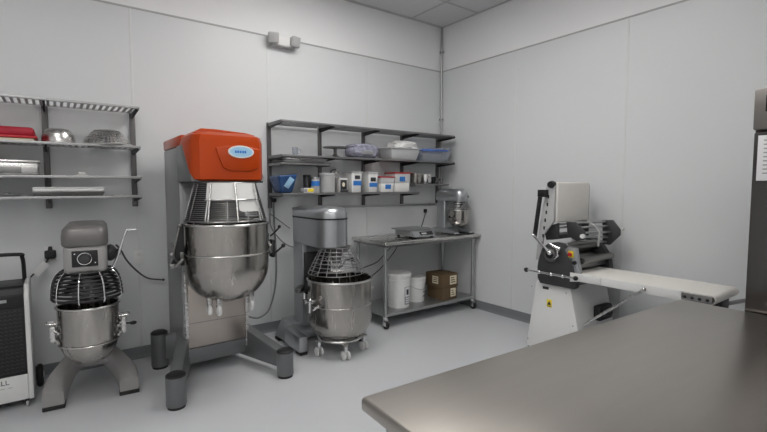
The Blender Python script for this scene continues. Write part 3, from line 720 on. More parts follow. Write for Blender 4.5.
# ------------------------------------------------------------------ silver mixer in the middle
mm = thing('planetary_mixer', 'silver-grey floor mixer with domed head beside the work table', 'mixer', (-2.2,-.6,0))
m = MB(); m.poly([(-2.50,-.52,.03),(-1.83,-.52,.03),(-1.83,-.22,.03),(-2.50,-.22,.03)], [(-2.43,-.50,.205),(-1.90,-.50,.205),(-1.90,-.25,.205),(-2.43,-.25,.205)], .012, 2)
m.build('base', 'silver_paint', mm)
for x, s_ in ((-2.470,1),(-1.830,-1)):
    l = MB().poly([(x-.046,-.83,.03),(x+.046,-.83,.03),(x+.046,-.50,.03),(x-.046,-.50,.03)], [(x-.038,-.820,.165),(x+.042,-.820,.165),(x+.042,-.50,.190),(x-.038,-.50,.190)], .008, 2).build('base_leg', 'silver_paint', mm)
    for y in (-.78,-.30): MB().box(x-.036,x+.036,y-.05,y+.05,0,.03,.005).build('foot', 'rubber', l)
MB().box(-2.362,-2.055,-.60,-.40,.19,.98,.004,2).build('column', 'silver_paint', mm)
def dplan(x0, x1, y0, y1, z, ins=0, n=12):
    x0 += ins; x1 -= ins; y0 += ins; y1 -= ins
    r = (x1-x0)/2; cx = (x0+x1)/2
    return [(x1,y1,z),(x0,y1,z)]+[(cx-r*cos(pi*k/n), y0+r-r*sin(pi*k/n), z) for k in range(n+1)]
HX0, HX1, HY0, HY1 = -2.362, -2.055, -1.02, -.40
MB().ring_loft([dplan(HX0,HX1,HY0,HY1,.975,.01), dplan(HX0,HX1,HY0,HY1,.985), dplan(HX0,HX1,HY0,HY1,1.225)]).build('head', 'silver_paint', mm, ang=40)
MB().ring_loft([dplan(HX0-.003,HX1+.003,HY0-.003,HY1+.003,1.225), dplan(HX0-.003,HX1+.003,HY0-.003,HY1+.003,1.24)]).build('seam_strip', 'black', mm)
MB().ring_loft([dplan(HX0,HX1,HY0,HY1,1.24), dplan(HX0,HX1,HY0,HY1,1.285), dplan(HX0,HX1,HY0,HY1,1.315,.015), dplan(HX0,HX1,HY0,HY1,1.332,.045), dplan(HX0,HX1,HY0,HY1,1.338,.08)]).build('head_cover', 'silver_paint', mm, ang=50)
MX, MY = -2.15, -.87
MB().box(-2.35,-2.07,-.628,-.59,.50,.90,.010).build('bowl_slide', 'charcoal', mm)
MB().lathe([(0,.82),(.04,.82),(.05,.90),(.11,.93),(.13,.975),(0,.975)], (MX,MY,0), 28).build('planetary', 'dark_steel', mm)
rt, rb, zt, zb = .145, .262, .968, .735
rr = lambda z: rt+(rb-rt)*(zt-z)/(zt-zb)
g = MB()
for k in range(18):
    a = 2*pi*k/18
    g.rod((MX+rt*cos(a),MY+rt*sin(a),zt),(MX+rb*cos(a),MY+rb*sin(a),zb),.0032,6)
for k in range(8):
    z_ = zt-(zt-zb)*k/7; g.ring((MX,MY,z_), rr(z_), .0032, n=48, seg=6)
g.build('guard', 'cage_steel', mm)
# wire whip in the cage
g = MB()
for k in range(8):
    a = pi*k/8; c_, s_ = cos(a), sin(a)
    g.tube([(MX+q*c_*.10, MY+q*s_*.10, .76+.10*(1-math.sqrt(max(0,1-q*q)))*0+.10*abs(q)**2.2) for q in (-1,-.8,-.5,-.2,0,.2,.5,.8,1)]+[(MX+.03*c_,MY+.03*s_,.93)], .003, 5, n=2)
g.build('wire_whip', 'cage_steel', mm)
for s in (-1,):
    MB().prism([(-2.37,-.62),(-2.37,-.67),(-2.47,-.78),(-2.50,-.78),(-2.50,-.72),(-2.42,-.62)],'xy',.56,.60,.004).build('bowl_arm', 'dark_steel', mm)
m = MB(); m.rod((-2.02,-.80,.82),(-1.955,-.82,.825),.008); m.ball((-1.945,-.822,.826),.016,1.5,1,1,12,8); m.build('gear_lever', 'black', mm)
bw, sh = big_bowl('mixing_bowl', 'deep steel mixing bowl on a wheeled dolly before the silver mixer', MX, MY-.06, .135, .292, .555, .20)
by = MY-.06
MB().ring((MX,by,.47), .293, .0035, n=72).build('band', 'steel', bw)
m = MB()
m.box(MX-.345,MX-.285,by-.05,by+.03,.50,.53,.006); m.tube([(MX-.29,by-.09,.53),(MX-.345,by-.12,.55),(MX-.36,by-.06,.53),(MX-.345,by,.50)],.009,n=5)
m.rod((MX-.36,by-.09,.44),(MX-.345,by-.08,.56),.012); m.rod((MX-.37,by-.02,.55),(MX-.37,by-.02,.60),.010); m.rod((MX-.33,by-.10,.46),(MX-.285,by-.13,.50),.010)
m.build('handle', 'chrome', bw)
m = MB(); m.tube([(MX+.29,by-.05,.56),(MX+.335,by-.05,.565),(MX+.335,by+.03,.565),(MX+.29,by+.03,.56)],.008,n=4); m.build('handle', 'chrome', bw)
dl = thing('bowl_dolly', 'low steel dolly with white casters carrying the deep mixing bowl', 'dolly', (MX,by,0))
MB().ring((MX,by,.150), .20, .012, n=40).build('ring_frame', 'steel', dl)
for k, a in enumerate((R(250), R(338), R(172), R(70))):
    x, y = MX+.215*cos(a), by+.215*sin(a)
    arm = MB(); arm.box(x-.03,x+.03,y-.03,y+.03,.132,.142,.003); arm.rod((MX+.1*cos(a),by+.1*sin(a),.125),(x,y,.137),.010); ar = arm.build('arm', 'steel', dl)
    MB().box(x-.014,x+.014,y-.028,y+.010,.05,.132,.004).build('caster_fork', 'chrome', ar)
    w = MB()
    for s in (-1, 1): w.lathe([(0,-.009),(.03,-.008),(.037,-.006),(.040,0),(.037,.006),(.03,.008),(0,.008)], (x+s*.022,y-.014,.040), 24, 'x')
    w.build('caster_wheel', 'white_plastic', ar)

# ------------------------------------------------------------------ work table at the back
wt = thing('work_table', 'small stainless work table on casters in the back corner', 'table', (-.75,-.4,0))
TX0, TX1, TY0, TY1, TZ = -1.487, -.006, -.738, -.075, .942
m = MB(); m.box(TX0,TX1,TY0,TY1,TZ-.038,TZ,.014,3); m.build('tabletop', 'steel', wt)
MB().box(TX0+.02,TX1-.02,TY0+.02,TY1-.02,TZ-.06,TZ-.038).build('apron', 'dark_steel', wt)
lx = (TX0+.055, TX1-.075); ly = (TY0+.075, TY1-.06)
for x in lx:
    for y in ly:
        l = MB().cyl((x,y,.125),(x,y,TZ-.06),.0205,seg=20).build('leg', 'galv', wt)
        MB().cyl((x,y,.10),(x,y,.13),.024).build('collar', 'chrome', l)
        m = MB(); m.box(x-.016,x+.016,y-.03,y+.018,.075,.105,.004); 
        for s in (-1,1): m.box(x+s*.019-.002,x+s*.019+.002,y-.035,y+.012,.035,.09,.002)
        cst = m.build('caster_fork', 'chrome', l)
        w = MB(); w.lathe([(0,-.013),(.04,-.013),(.047,-.009),(.047,.009),(.04,.013),(0,.013)],(x,y-.014,.047),28,'x'); w.build('caster_wheel', 'rubber', l)
USZ = .165
MB().box(lx[0]-.02,lx[1]+.02,ly[0]-.02,ly[1]+.02,USZ-.035,USZ,.006,2).build('undershelf', 'galv', wt)
MB().box(-.35,-.30,TY1-.02,TY1-.012,USZ,TZ-.06,.002).build('rear_brace', 'galv', wt) if False else None
# buckets
def bucket(x, y, r, h, lab, z0=USZ+.001):
    t = thing('plastic_bucket', lab, 'bucket', (x,y,z0))
    MB().lathe([(0,0),(r*.90,0),(r*.91,.004),(r*.985,h*.80),(r*1.03,h*.80),(r*1.03,h*.815),(r*.99,h*.82),(r,h*.93),(0,h*.93)], (x,y,z0), 44).build('body', 'white_plastic', t)
    MB().lathe([(0,h*.93),(r*1.045,h*.90),(r*1.06,h*.905),(r*1.06,h*.985),(r*1.03,h),(r*.97,h),(r*.95,h*.985),(0,h*.985)], (x,y,z0), 44).build('lid', 'white_plastic', t)
    return t
bk = bucket(-1.115,-.49,.136,.385,'large white bucket with lid and printed label under the table')
def curved_label(cx, cy, r, a0, a1, z0, z1, par, name, mt, n=8, off=.002):
    m = MB(); P = lambda rr, z: [(cx+rr*cos(a0+(a1-a0)*i/n), cy+rr*sin(a0+(a1-a0)*i/n), z) for i in range(n+1)]
    m.ring_loft([P(r+off,z0)+P(r-.004,z0)[::-1], P(r+off,z1)+P(r-.004,z1)[::-1]]); return m.build(name, mt, par)
zb0 = USZ
lb = curved_label(-1.115,-.49,.1325,R(263),R(297),zb0+.04,zb0+.24,bk,'label','ink_grey')
curved_label(-1.115,-.49,.1335,R(266),R(294),zb0+.13,zb0+.235,lb,'label_field','paper')
curved_label(-1.115,-.49,.1345,R(272),R(287),zb0+.15,zb0+.21,lb,'label_mark','ink')
for k in range(3): curved_label(-1.115,-.49,.1337,R(268),R(292),zb0+.055+k*.024,zb0+.068+k*.024,lb,'label_line','paper')
bk = bucket(-.805,-.42,.116,.295,'shorter white bucket with lid standing beside the large bucket')
for k in range(2): curved_label(-.805,-.42,.1105,R(283),R(312),zb0+.06+k*.05,zb0+.075+k*.05,bk,'label','ink_grey')
MB().tube([(-.805+.122*cos(a),-.42+.122*sin(a),zb0+.215+.0-.06*sin((a-R(190))/(R(350)-R(190))*pi)) for a in [R(190+160*i/16) for i in range(17)]], .0035, 6).build('bail_handle', 'galv', bk)
# boxes
def carton(x0,x1,y0,y1,z0,h,lab,marks):
    t = thing('cardboard_box', lab, 'box', ((x0+x1)/2,(y0+y1)/2,z0))
    MB().box(x0,x1,y0,y1,z0,z0+h,.004).build('carton_body', 'cardboard', t)
    MB().box(x0-.001,x1+.001,(y0+y1)/2-.025,(y0+y1)/2+.025,z0+h*.7,z0+h+.001,.0005).build('tape', 'cardboard', t)
    for (face,a,b,c,d) in marks:
        if face == 'f': l = MB().box(a,b,y0-.0015,y0+.001,z0+c,z0+d,.0003).build('label','cream',t)
        else: l = MB().box(x0-.0015,x0+.001,a,b,z0+c,z0+d,.0003).build('label','cream',t)
        m = MB()
        for k in range(3):
            q = c+(d-c)*(.2+.25*k)
            if face == 'f': m.box(a+.012,b-.02-.01*k,y0-.0022,y0,z0+q,z0+q+(d-c)*.12)
            else: m.box(x0-.0022,x0,a+.01,b-.012-.006*k,z0+q,z0+q+(d-c)*.12)
        m.build('print','cardboard',l)
    return t
zz = USZ+.001
carton(-.555,-.325,-.635,-.36,zz,.150,'brown cardboard box on the undershelf, lower of two',(('f',-.43,-.345,.03,.13),))
carton(-.575,-.315,-.642,-.35,zz+.151,.160,'brown cardboard box on top of the other carton under the table',(('f',-.45,-.34,.03,.135),('s',-.57,-.47,.04,.13)))
# scale
sc = thing('bench_scale', 'low grey bench scale with tilted display on the work table', 'scale', (-.98,-.50,TZ))
z0 = TZ+.001
MB().box(-1.05,-.75,-.61,-.34,z0+.020,z0+.085,.008,2).build('body','grey_paint_light',sc)
MB().box(-1.095,-.73,-.615,-.325,z0+.086,z0+.103,.005,2).build('platform','galv',sc)
m = MB(); m.poly([(-1.045,-.695,z0+.020),(-.735,-.695,z0+.020),(-.735,-.60,z0+.020),(-1.045,-.60,z0+.020)],[(-1.045,-.635,z0+.080),(-.735,-.635,z0+.080),(-.735,-.60,z0+.085),(-1.045,-.60,z0+.085)],.006,2)
m.build('display_housing','silver_paint',sc)
m = MB(); s_ = lambda z: -.695+.06*(z-.020)/.060
def sl_box(m, xa, xb, za, zb_, d): m.poly([(xa,s_(za)-d,z0+za),(xb,s_(za)-d,z0+za),(xb,s_(za)+.01,z0+za),(xa,s_(za)+.01,z0+za)],[(xa,s_(zb_)-d,z0+zb_),(xb,s_(zb_)-d,z0+zb_),(xb,s_(zb_)+.01,z0+zb_),(xa,s_(zb_)+.01,z0+zb_)])
sl_box(m, -.95, -.76, .034, .070, .003); dp = m.build('display','black_gloss',sc)
m = MB(); sl_box(m, -.925, -.855, .044, .060, .0045); m.build('digit_readout','grey_plastic',dp)
for x,y in ((-1.02,-.58),(-1.02,-.37),(-.77,-.66),(-.77,-.37)): MB().cyl((x,y,z0),(x,y,z0+.021),.018).build('foot','rubber',sc)
# countertop mixer
cm = thing('stand_mixer', 'silver countertop mixer on the right end of the work table', 'mixer', (-.27,-.45,TZ)); SHIFT = [cm]
z0 = TZ+.001
MB().poly([(-.42,-.48,z0+.012),(-.14,-.48,z0+.012),(-.14,-.17,z0+.012),(-.42,-.17,z0+.012)],[(-.39,-.44,z0+.06),(-.17,-.44,z0+.06),(-.17,-.19,z0+.07),(-.39,-.19,z0+.07)],.014,3).build('base','silver_paint',cm)
for x in (-.405,-.155):
    l = MB().poly([(x-.042,-.655,z0+.012),(x+.042,-.655,z0+.012),(x+.042,-.42,z0+.012),(x-.042,-.42,z0+.012)],[(x-.028,-.63,z0+.035),(x+.028,-.63,z0+.035),(x+.032,-.42,z0+.072),(x-.032,-.42,z0+.072)],.012,3).build('leg','silver_paint',cm)
    MB().box(x-.040,x+.040,-.650,-.40,z0,z0+.011,.003).build('foot_pad','rubber',l)
MB().poly([(-.375,-.39,z0+.05),(-.185,-.39,z0+.05),(-.185,-.24,z0+.05),(-.375,-.24,z0+.05)],[(-.365,-.38,z0+.42),(-.195,-.38,z0+.42),(-.195,-.245,z0+.42),(-.365,-.245,z0+.42)],.02,3).build('column','silver_paint',cm)
MB().ring_loft([dplan(-.372,-.188,-.65,-.235,z0+.40,.01),dplan(-.372,-.188,-.65,-.235,z0+.41),dplan(-.372,-.188,-.65,-.235,z0+.49),dplan(-.372,-.188,-.65,-.235,z0+.525,.014),dplan(-.372,-.188,-.65,-.235,z0+.545,.035),dplan(-.372,-.188,-.65,-.235,z0+.553,.06)]).build('head','silver_paint',cm,ang=50)
m = MB(); m.rod((-.19,-.50,z0+.47),(-.125,-.52,z0+.455),.008); m.ball((-.115,-.522,z0+.452),.018,1.4,1,1,12,8); m.build('speed_lever','black',cm)
cx, cy = -.28, -.545
g = MB()
for k in range(6): g.ring((cx,cy,z0+.395-.02*k), .095+.010*k, .0035, n=36, seg=6)
for k in range(10):
    a = 2*pi*k/10; g.rod((cx+.095*cos(a),cy+.095*sin(a),z0+.397),(cx+.148*cos(a),cy+.148*sin(a),z0+.292),.0035,6)
g.build('guard','cage_steel',cm)
MB().lathe([(0,.30),(.02,.30),(.03,.34),(.07,.37),(.08,.405),(0,.405)],(cx,cy,z0),24).build('planetary','black',cm)
m = MB(); m.ring((cx,cy,z0+.20),.138,.008,n=24,a0=R(-20),a1=R(200)); m.box(cx-.04,cx+.04,-.41,-.375,z0+.16,z0+.24,.006); m.build('bowl_yoke','dark_steel',cm)
m = MB(); m.rod((cx-.14,cy,z0+.20),(cx-.19,cy-.03,z0+.215),.006); m.ball((cx-.195,cy-.032,z0+.217),.014,u=10,v=6); m.build('latch_knob','black',cm)
b3 = thing('mixing_bowl', 'little steel bowl held in the countertop mixer on the work table', 'bowl', (cx,cy,z0+.085))
n = 10; rB = .128; hB = .21
MB().lathe([(0,0),(rB*.3,.002)]+[(rB*(.3+.68*sin(pi/2*k/n)),.10*(1-cos(pi/2*k/n))+.002) for k in range(1,n+1)]+[(rB,hB),(rB-.004,hB)]+[((rB-.004)*(.3+.68*sin(pi/2*k/n)),.10*(1-cos(pi/2*k/n))+.007) for k in range(n,0,-1)]+[(0,.007)],(cx,cy,z0+.085),48).build('bowl_shell','bowl_steel',b3,ang=40)
MB().ring((cx,cy,z0+.085+hB),rB,.006,n=48).build('rim','steel',b3)
b3.location.x += .04; cm.location.x += .04; b3.location.y -= .03; cm.location.y -= .03
# cords near the table
h = thing('power_cable', 'black cord rising from the bench scale to the wall by the corner', 'cable', (-.50,-.35,TZ))
MB().tube([(-.735,-.40,TZ+.05),(-.66,-.33,TZ+.055),(-.56,-.25,TZ+.09),(-.40,-.12,TZ+.19),(-.30,-.03,TZ+.25)],.006,n=8).build('cord','cable',h)
MB().box(-.315,-.275,-.035,-PT,TZ+.235,TZ+.285,.005).build('plug','black',h)
h = thing('power_cable', 'black cords drooping under the left end of the work table', 'cable', (-1.4,-.4,.6))
MB().tube([(-1.19,-.50,.875),(-1.22,-.42,.80),(-1.28,-.30,.66),(-1.36,-.15,.58),(-1.46,-.05,.50)],.006,n=8).build('cord','cable',h)
MB().tube([(-1.15,-.52,.875),(-1.16,-.46,.78),(-1.25,-.32,.58),(-1.38,-.15,.40),(-1.47,-.04,.30)],.006,n=8).build('branch_cord','cable',h)

# ------------------------------------------------------------------ dough sheeter
ds = thing('dough_sheeter', 'white and dark grey dough sheeter with conveyor by the right wall', 'dough sheeter', (-.45,-2.2,0))
b = MB(); b.poly([(-.70,-2.475,.03),(-.10,-2.475,.03),(-.10,-1.905,.03),(-.70,-1.905,.03)],[(-.70,-2.335,.66),(-.10,-2.335,.66),(-.10,-2.0,.66),(-.70,-2.0,.66)],.008,2)
bs = b.build('base','white_paint',ds)
for y in (-1.93,-2.45):
    for x in (-.67,-.13): MB().cyl((x,y,0),(x,y,.032),.02).build('foot','rubber',bs)
MB().box(-.703,-.699,-2.13,-2.07,.60,.625,.001).build('nameplate','charcoal',bs)
# triangle warning label on -X face
m = MB(); m.box(-.7025,-.699,-2.165,-2.115,.445,.515,.001); lb = m.build('warning_label','yellow',bs)
m = MB(); m.prism([(-2.160,.465),(-2.120,.465),(-2.14,.503)],'yz',-.7035,-.7020); m.box(-.7035,-.702,-2.160,-2.120,.451,.456); m.build('warning_sign','ink',lb)
m = MB()
for y,z_ in ((-1.955,.60),(-2.30,.60),(-1.93,.33),(-2.37,.33),(-1.925,.10)): m.ball((-.701,y,z_),.006,.5,1,1,8,6)
m.build('screw','dark_steel',bs)
# power connector on the -Y face
cn = MB().box(-.42,-.21,-2.46,-2.395,.34,.47,.010).build('connector_box','black',ds)
m = MB()
for x in (-.37,-.27): m.lathe([(0,-.02),(.024,-.02),(.028,0),(0,0)],(x,-2.462,.405),16,'y')
m.build('connector_cap','charcoal',cn)
# side cheeks with rounded D outline
def cheek(x0,x1,name,mt):
    pts = [(-2.035,.70),(-2.03,.80),(-2.045,.90),(-2.075,.97),(-2.13,1.02),(-2.19,1.036),(-2.25,1.03),(-2.31,.985),(-2.355,.92),(-2.39,.84),(-2.405,.70),(-2.39,.655),(-2.06,.655)]
    return MB().prism(pts,'yz',x0,x1,.006,2).build(name,mt,ds)
ck = cheek(-.735,-.66,'side_cover','charcoal'); cheek(-.16,-.09,'side_cover','charcoal')
MB().box(-.66,-.16,-2.335,-2.05,.655,.78,.005).build('frame_body','grey_paint',ds)
MB().prism([(-2.30,.985),(-2.33,1.015),(-2.395,1.005),(-2.44,.78),(-2.40,.78),(-2.385,.85)],'yz',-.742,-.69,.004).build('control_face','silver_paint',ds)
es = MB().box(-.748,-.742,-2.385,-2.335,.925,.98,.003).build('stop_plate','yellow',ds)
MB().lathe([(0,-.025),(.014,-.025),(.017,-.018),(.013,0),(0,0)],(-.748,-2.36,.953),18,'x').build('stop_button','red',es)
MB().lathe([(0,-.015),(.016,-.015),(.018,0),(0,0)],(-.742,-2.395,.885),16,'x').build('start_button','black',ds)
# dial and lever on the cheek
MB().lathe([(0,-.02),(.055,-.02),(.065,-.006),(.065,0),(0,0)],(-.735,-2.165,.925),28,'x').build('thickness_dial','dark_steel',ds)
MB().lathe([(0,-.03),(.03,-.03),(.034,-.02),(0,-.02)],(-.735,-2.165,.925),20,'x').build('dial_hub','black',ds)
m = MB(); m.rod((-.765,-2.175,.945),(-.80,-2.035,1.085),.011); m.ball((-.765,-2.175,.945),.024,u=12,v=8); m.ball((-.802,-2.03,1.09),.015,u=12,v=8); m.build('thickness_lever','chrome',ds)
m = MB(); m.tube([(-.745,-2.20,1.00),(-.77,-2.25,.98),(-.77,-2.255,.93),(-.745,-2.21,.90)],.012,n=5); m.rod((-.75,-2.16,1.02),(-.76,-2.27,.985),.014); m.build('crank','chrome',ds)
# chrome reversing bar along the side
m = MB(); m.rod((-.775,-1.955,.762),(-.775,-2.42,.762),.011)
for y in (-2.08,-2.20,-2.31): m.ball((-.775,y,.762),.018,u=12,v=8)
br = m.build('reversing_bar','chrome',ds)
m = MB(); m.ball((-.775,-1.945,.762),.022,u=12,v=8); m.ball((-.775,-2.425,.762),.02,u=12,v=8); m.build('bar_knob','black',br)
# rollers
for (y,z_,r) in ((-2.22,.88,.05),(-2.25,.985,.045),(-2.34,.875,.036)):
    MB().rod((-.66,y,z_),(-.16,y,z_),r,28,.1).build('roller','dark_steel',ds)
MB().box(-.66,-.16,-2.36,-2.34,.81,.85,.004).build('scraper','dark_steel',ds)
MB().rod((-.66,-2.41,.895),(-.16,-2.41,.895),.028,24,.1).build('front_roller','dark_steel',ds)
# roller guards: two side plates and bars, on each side of the rollers
def guard_plate(x, pts, par): return MB().prism(pts,'yz',x-.012,x+.012,.004).build('guard_plate','charcoal',par)
ptsF = [(-2.228,1.213),(-2.32,1.214),(-2.398,1.136),(-2.392,1.068),(-2.328,1.052),(-2.243,1.088)]
guard_plate(-.60, ptsF, ds)
ptsR = [(-2.335,1.217),(-2.427,1.222),(-2.496,1.142),(-2.498,1.092),(-2.408,.994),(-2.345,1.0)]
guard_plate(-.19, ptsR, ds)
for (a,b) in (((-2.27,1.20),(-2.37,1.205)),((-2.30,1.165),(-2.39,1.165)),((-2.33,1.12),(-2.42,1.115)),((-2.30,1.085),(-2.39,1.065)),((-2.30,1.06),(-2.38,1.02))):
    MB().rod((-.60,*a),(-.19,*b),.010,10).build('guard_rod','galv',ds)
MB().lathe([(0,-.015),(.018,-.015),(.02,0),(.018,.015),(0,.015)],(-.622,-2.39,1.10),18,'x').build('pivot_cap','white_plastic',ds)
MB().lathe([(0,-.015),(.018,-.015),(.02,0),(.018,.015),(0,.015)],(-.165,-2.495,1.14),18,'x').build('pivot_cap','white_plastic',ds)
ptsB = [(-2.052,1.111),(-2.091,1.169),(-2.189,1.202),(-2.193,1.061),(-2.075,1.04)]
guard_plate(-.66, ptsB, ds); guard_plate(-.17, ptsB, ds)
MB().poly([(-.64,-2.19,1.06),(-.20,-2.19,1.06),(-.20,-2.09,1.04),(-.64,-2.09,1.04)],[(-.64,-2.185,1.10),(-.20,-2.185,1.10),(-.20,-2.085,1.08),(-.64,-2.085,1.08)],.004).build('guard_cover','charcoal',ds)
for y,z_ in ((-2.08,1.09),(-2.12,1.15),(-2.17,1.185)): MB().rod((-.66,y,z_),(-.17,y,z_),.009,10).build('guard_rod','galv',ds)
m = MB()
m.tube([(-.40,-2.30,1.215),(-.40,-2.37,1.18),(-.40,-2.42,1.12),(-.40,-2.41,1.0)],.009,8)
m.build('guard_strut','grey_plastic',ds)
# conveyor towards the viewer
CX0, CX1, CZ, CY0, CY1 = -.745, -.245, .79, -3.385, -2.36
MB().box(CX0+.015,CX1-.015,CY0+.025,CY1,CZ-.045,CZ-.004,.004).build('conveyor_bed','grey_plastic',ds)
bl = MB(); n = 10
prof = [(CY1,CZ-.002),(CY1,CZ+.004)]+[(CY0+.03-.032*sin(pi*k/n), CZ-.028+.032*cos(pi*k/n)) for k in range(n+1)]+[(CY0+.25,CZ-.060),(CY0+.25,CZ-.054)]+[(CY0+.03-.026*sin(pi*k/n), CZ-.028-.026*cos(pi*k/n)) for k in range(n+1)]
bl.prism(prof,'yz',CX0+.022,CX1-.022); bl.build('belt','belt',ds)
for x in (CX0,CX1-.02):
    sr = MB().box(x,x+.02,CY0+.195,CY1-.01,CZ-.058,CZ+.004,.003).build('side_rail','white_paint',ds)
    ar = MB().box(x+.003,x+.017,CY0+.015,CY0+.20,CZ-.052,CZ-.004,.003).build('tension_arm','dark_steel',ds)
    m = MB()
    for k in range(4): m.ball((x+(.001 if x==CX0 else .019),CY0+.04+.045*k,CZ-.028),.011,.6,1,1,10,6)
    m.build('tension_bolt','black',ar)
MB().prism([(-2.36,.80),(-2.36,.72),(-2.45,.735),(-2.62,.745),(-2.62,.795)],'yz',CX0-.006,CX0+.001,.002).build('side_plate','white_paint',ds)
m = MB(); m.rod((CX0-.008,-2.95,.765),(CX0+.05,-2.47,.37),.011); m.ball((CX0-.008,-2.95,.765),.016,u=10,v=6); m.build('support_strut','steel',ds)
MB().box(CX1-.28,CX1-.12,-3.36,-3.28,CZ-.14,CZ-.06,.006).build('end_bracket','black',ds)
MB().rod((CX1-.2,-3.32,CZ-.11),(-.02,-3.40,CZ-.12),.016).build('end_bar','dark_steel',ds)
# folded-up conveyor on the far side
def slab(x0, x1, yt, yb_, th, z0_, z1_, bev):
    m = MB(); m.poly([(x0,yb_,z0_),(x1,yb_,z0_),(x1,yb_+th,z0_),(x0,yb_+th,z0_)],[(x0,yt,z1_),(x1,yt,z1_),(x1,yt+th,z1_),(x0,yt+th,z1_)],bev,3); return m
rail = [(-2.187,1.54),(-2.11,1.555),(-2.049,1.205),(-2.012,.86),(-2.055,.86),(-2.09,1.10),(-2.187,1.22)]
fr = MB().prism(rail,'yz',-.735,-.712,.004).build('folded_rail','grey_plastic',ds); MB().prism(rail,'yz',-.180,-.160,.004).build('folded_rail','grey_plastic',ds)
slab(-.709,-.185,-2.202,-2.198,.07,1.205,1.562,.018).build('folded_belt','belt',ds)
for k in range(7):
    z_ = 1.00+.07*k; y_ = -2.055-.09*(z_-.84)/.69
    MB().box(-.742,-.734,y_-.006,y_+.006,z_,z_+.03,.002).build('tension_bolt','black',fr)
MB().prism([(-1.993,1.075),(-2.025,1.06),(-2.075,1.44),(-2.045,1.47)],'yz',-.765,-.742,.004).build('hinge_arm','black',fr)
MB().box(-.78,-.735,-2.13,-2.045,1.43,1.495,.006).build('end_bracket','black',fr)
MB().lathe([(0,-.03),(.028,-.03),(.034,0),(.028,.03),(0,.03)],(-.728,-2.155,1.54),18,'x').build('end_roller_cap','black',fr)

# ------------------------------------------------------------------ near steel table
nt = thing('steel_table', 'long stainless steel table with rounded edge nearest the viewer', 'table', (-1.447,-3.43,0), R(-2.4), local=True)
NX0, NX1, NY0, NY1, NZ = -2.075, 0, -.76, 0, .90
m = MB(); m.box(NX0,NX1,NY0,NY1,NZ-.045,NZ,.014,4); m.build('tabletop','table_steel',nt)
MB().box(NX0+.05,NX1-.05,NY0+.05,NY1-.05,NZ-.075,NZ-.045).build('apron','dark_steel',nt)
for x in (NX0+.07,NX1-.07):
    for y in (NY0+.07,NY1-.07):
        l = MB().cyl((x,y,.06),(x,y,NZ-.075),.0205,seg=20).build('leg','galv',nt)
        MB().lathe([(0,0),(.022,0),(.026,.02),(.021,.06),(0,.06)],(x,y,0),20).build('bullet_foot','chrome',l)
MB().box(NX0+.05,NX1-.05,NY0+.05,NY1-.05,.22,.25,.005).build('undershelf','galv',nt)

# ------------------------------------------------------------------ refrigerator
fx, fy1 = -1.44, -3.716
rf = thing('refrigerator', 'tall stainless steel reach-in refrigerator at the end of the long table', 'refrigerator', (-1.0,-4.1,0))
MB().box(fx+.03,fx+.80,fy1-.76,fy1,.12,2.0,.006).build('cabinet','fridge_steel',rf)
MB().box(fx,fx+.029,fy1-.755,fy1-.004,.14,1.788,.006).build('door','fridge_steel',rf)
MB().box(fx-.004,fx+.029,fy1-.757,fy1+.002,1.80,2.0,.008).build('top_panel','fridge_top',rf)
ctl = MB().box(fx-.008,fx-.003,fy1-.20,fy1-.045,1.885,1.965,.003).build('controller','black_gloss',rf)
m = MB(); m.rod((fx-.045,fy1-.68,.95),(fx-.045,fy1-.68,1.45),.012); m.rod((fx-.045,fy1-.68,.98),(fx,fy1-.68,.98),.010); m.rod((fx-.045,fy1-.68,1.42),(fx,fy1-.68,1.42),.010); m.build('handle','chrome',rf)
for x in (fx+.08,fx+.72):
    for y in (fy1-.70,fy1-.06): MB().lathe([(0,0),(.03,0),(.025,.04),(.022,.12),(0,.12)],(x,y,0),18).build('leg','galv',rf)
pn = thing('paper_note', 'white printed sheet taped on the refrigerator door', 'paper', (fx,fy1-.13,1.66))
MB().box(fx-.0022,fx-.0004,fy1-.235,fy1-.022,1.552,1.772,.0003).build('sheet','paper',pn)
m = MB()
for k in range(9):
    w_ = .10+.05*((k*7)%3)/2
    m.box(fx-.0030,fx-.0020,fy1-.045-w_,fy1-.045,1.745-.020*k,1.751-.020*k)
m.build('print_line','ink_grey',pn)

# ------------------------------------------------------------------ dehumidifier
dh = thing('dehumidifier', 'white wheeled dehumidifier with black grille and folding handle', 'dehumidifier', (-4.65,-.3,0))
DX0, DX1, DYF, DYB = -4.90, -4.395, -.56, -.21
pts = [(DYF,.055),(DYF,.785),(DYF+.06,.85),(DYB,.85),(DYB,.055)]
MB().prism(pts,'yz',DX0,DX0+.03,.008).build('side_panel','white_plastic',dh); MB().prism(pts,'yz',DX1-.03,DX1,.008).build('side_panel','white_plastic',dh)
MB().box(DX0+.03,DX1-.03,DYF+.012,DYB-.005,.06,.83,.004).build('body','charcoal',dh)
MB().box(DX0+.03,DX1-.03,DYF+.002,DYF+.014,.06,.235,.003).build('lower_panel','white_plastic',dh)
gr = MB().box(DX0+.03,DX1-.03,DYF+.004,DYF+.014,.236,.70,.003).build('grille','black',dh)
m = MB()
for r_ in range(17):
    for c_ in range(16):
        x = DX0+.05+.026*c_; z_ = .255+.026*r_
        m.poly([(x,DYF+.001,z_),(x+.010,DYF+.001,z_+.010),(x+.010,DYF+.005,z_+.010),(x,DYF+.005,z_)],[(x,DYF+.001,z_+.006),(x+.010,DYF+.001,z_+.016),(x+.010,DYF+.005,z_+.016),(x,DYF+.005,z_+.006)])
        m.poly([(x+.010,DYF+.001,z_+.010),(x+.020,DYF+.001,z_),(x+.020,DYF+.005,z_),(x+.010,DYF+.005,z_+.010)],[(x+.010,DYF+.001,z_+.016),(x+.020,DYF+.001,z_+.006),(x+.020,DYF+.005,z_+.006),(x+.010,DYF+.005,z_+.016)])
m.build('grille_pattern','charcoal',gr)
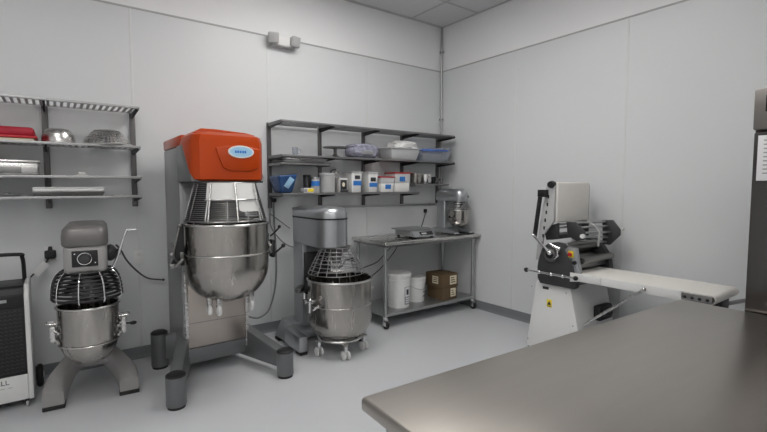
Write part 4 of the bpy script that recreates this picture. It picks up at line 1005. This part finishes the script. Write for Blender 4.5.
MB().prism([(DYF+.004,.70),(DYF+.004,.785),(DYF+.064,.843),(DYB,.843),(DYB,.70)],'yz',DX0+.031,DX1-.031,.004).build('top_console','black',dh)
MB().box(-4.60,-4.515,DYF+.0005,DYF+.0055,.745,.765,.001).build('console_badge','galv',dh)
text('brand_letter','ELL',.046,(-4.592,DYF+.0015,.185),FRONT,'ink',dh)
m = MB()
for x in (-4.60,-4.56,-4.52): m.box(x-.014,x+.012,DYF+.0008,DYF+.003,.160,.163)
m.build('caption_line','ink_grey',dh)
m = MB(); xr, yh = DX1-.035, DYB-.03
m.tube([(xr,yh,.76),(xr,yh-.01,.90),(xr-.005,yh-.04,1.01),(xr-.04,yh-.05,1.035),(DX0+.075,yh-.05,1.035),(DX0+.04,yh-.04,1.01),(DX0+.035,yh-.01,.90),(DX0+.035,yh,.76)],.013,10,n=6)
hn = m.build('handle','black',dh)
for x in (xr, DX0+.035): MB().box(x-.02,x+.03,yh-.03,yh+.02,.74,.80,.006).build('handle_joint','black',hn)
for x in (DX1-.02,DX0+.02):
    w = MB(); s = 1 if x > -4.6 else -1
    w.lathe([(0,-.02),(.07,-.02),(.082,-.012),(.085,0),(.082,.012),(.07,.02),(0,.02)],(x+s*.045,DYB+.02,.0855),32,'x'); wh = w.build('wheel','rubber',dh)
    MB().lathe([(0,-.024),(.03,-.024),(.034,0),(.03,.024),(0,.024)],(x+s*.045,DYB+.02,.0855),20,'x').build('hub','grey_plastic',wh)
for x in (DX1-.04,DX0+.04):
    f = MB().box(x-.012,x+.012,DYF+.02,DYF+.05,.03,.062,.003).build('caster_fork','black',dh)
    MB().lathe([(0,-.008),(.019,-.008),(.022,0),(.019,.008),(0,.008)],(x,DYF+.03,.022),18,'x').build('caster_wheel','grey_plastic',f)

# ------------------------------------------------------------------ camera, world, colour
cam = bpy.data.cameras.new('camera'); co = bpy.data.objects.new('camera', cam); COL.objects.link(co)
co.location = (-4.229,-4.423,1.524)
co.rotation_euler = (R(90-3.8), 0, -R(36.41))
cam.sensor_width = 36; cam.lens = 445.9/767*36; cam.clip_start = .02
S.camera = co
w = bpy.data.worlds.new('world'); S.world = w; w.use_nodes = True
w.node_tree.nodes['Background'].inputs[0].default_value = (.5,.5,.5,1); w.node_tree.nodes['Background'].inputs[1].default_value = .0
S.view_settings.view_transform = 'Standard'; S.view_settings.look = 'None'; S.view_settings.gamma = 1; S.view_settings.exposure = 0
S.view_settings.use_curve_mapping = False
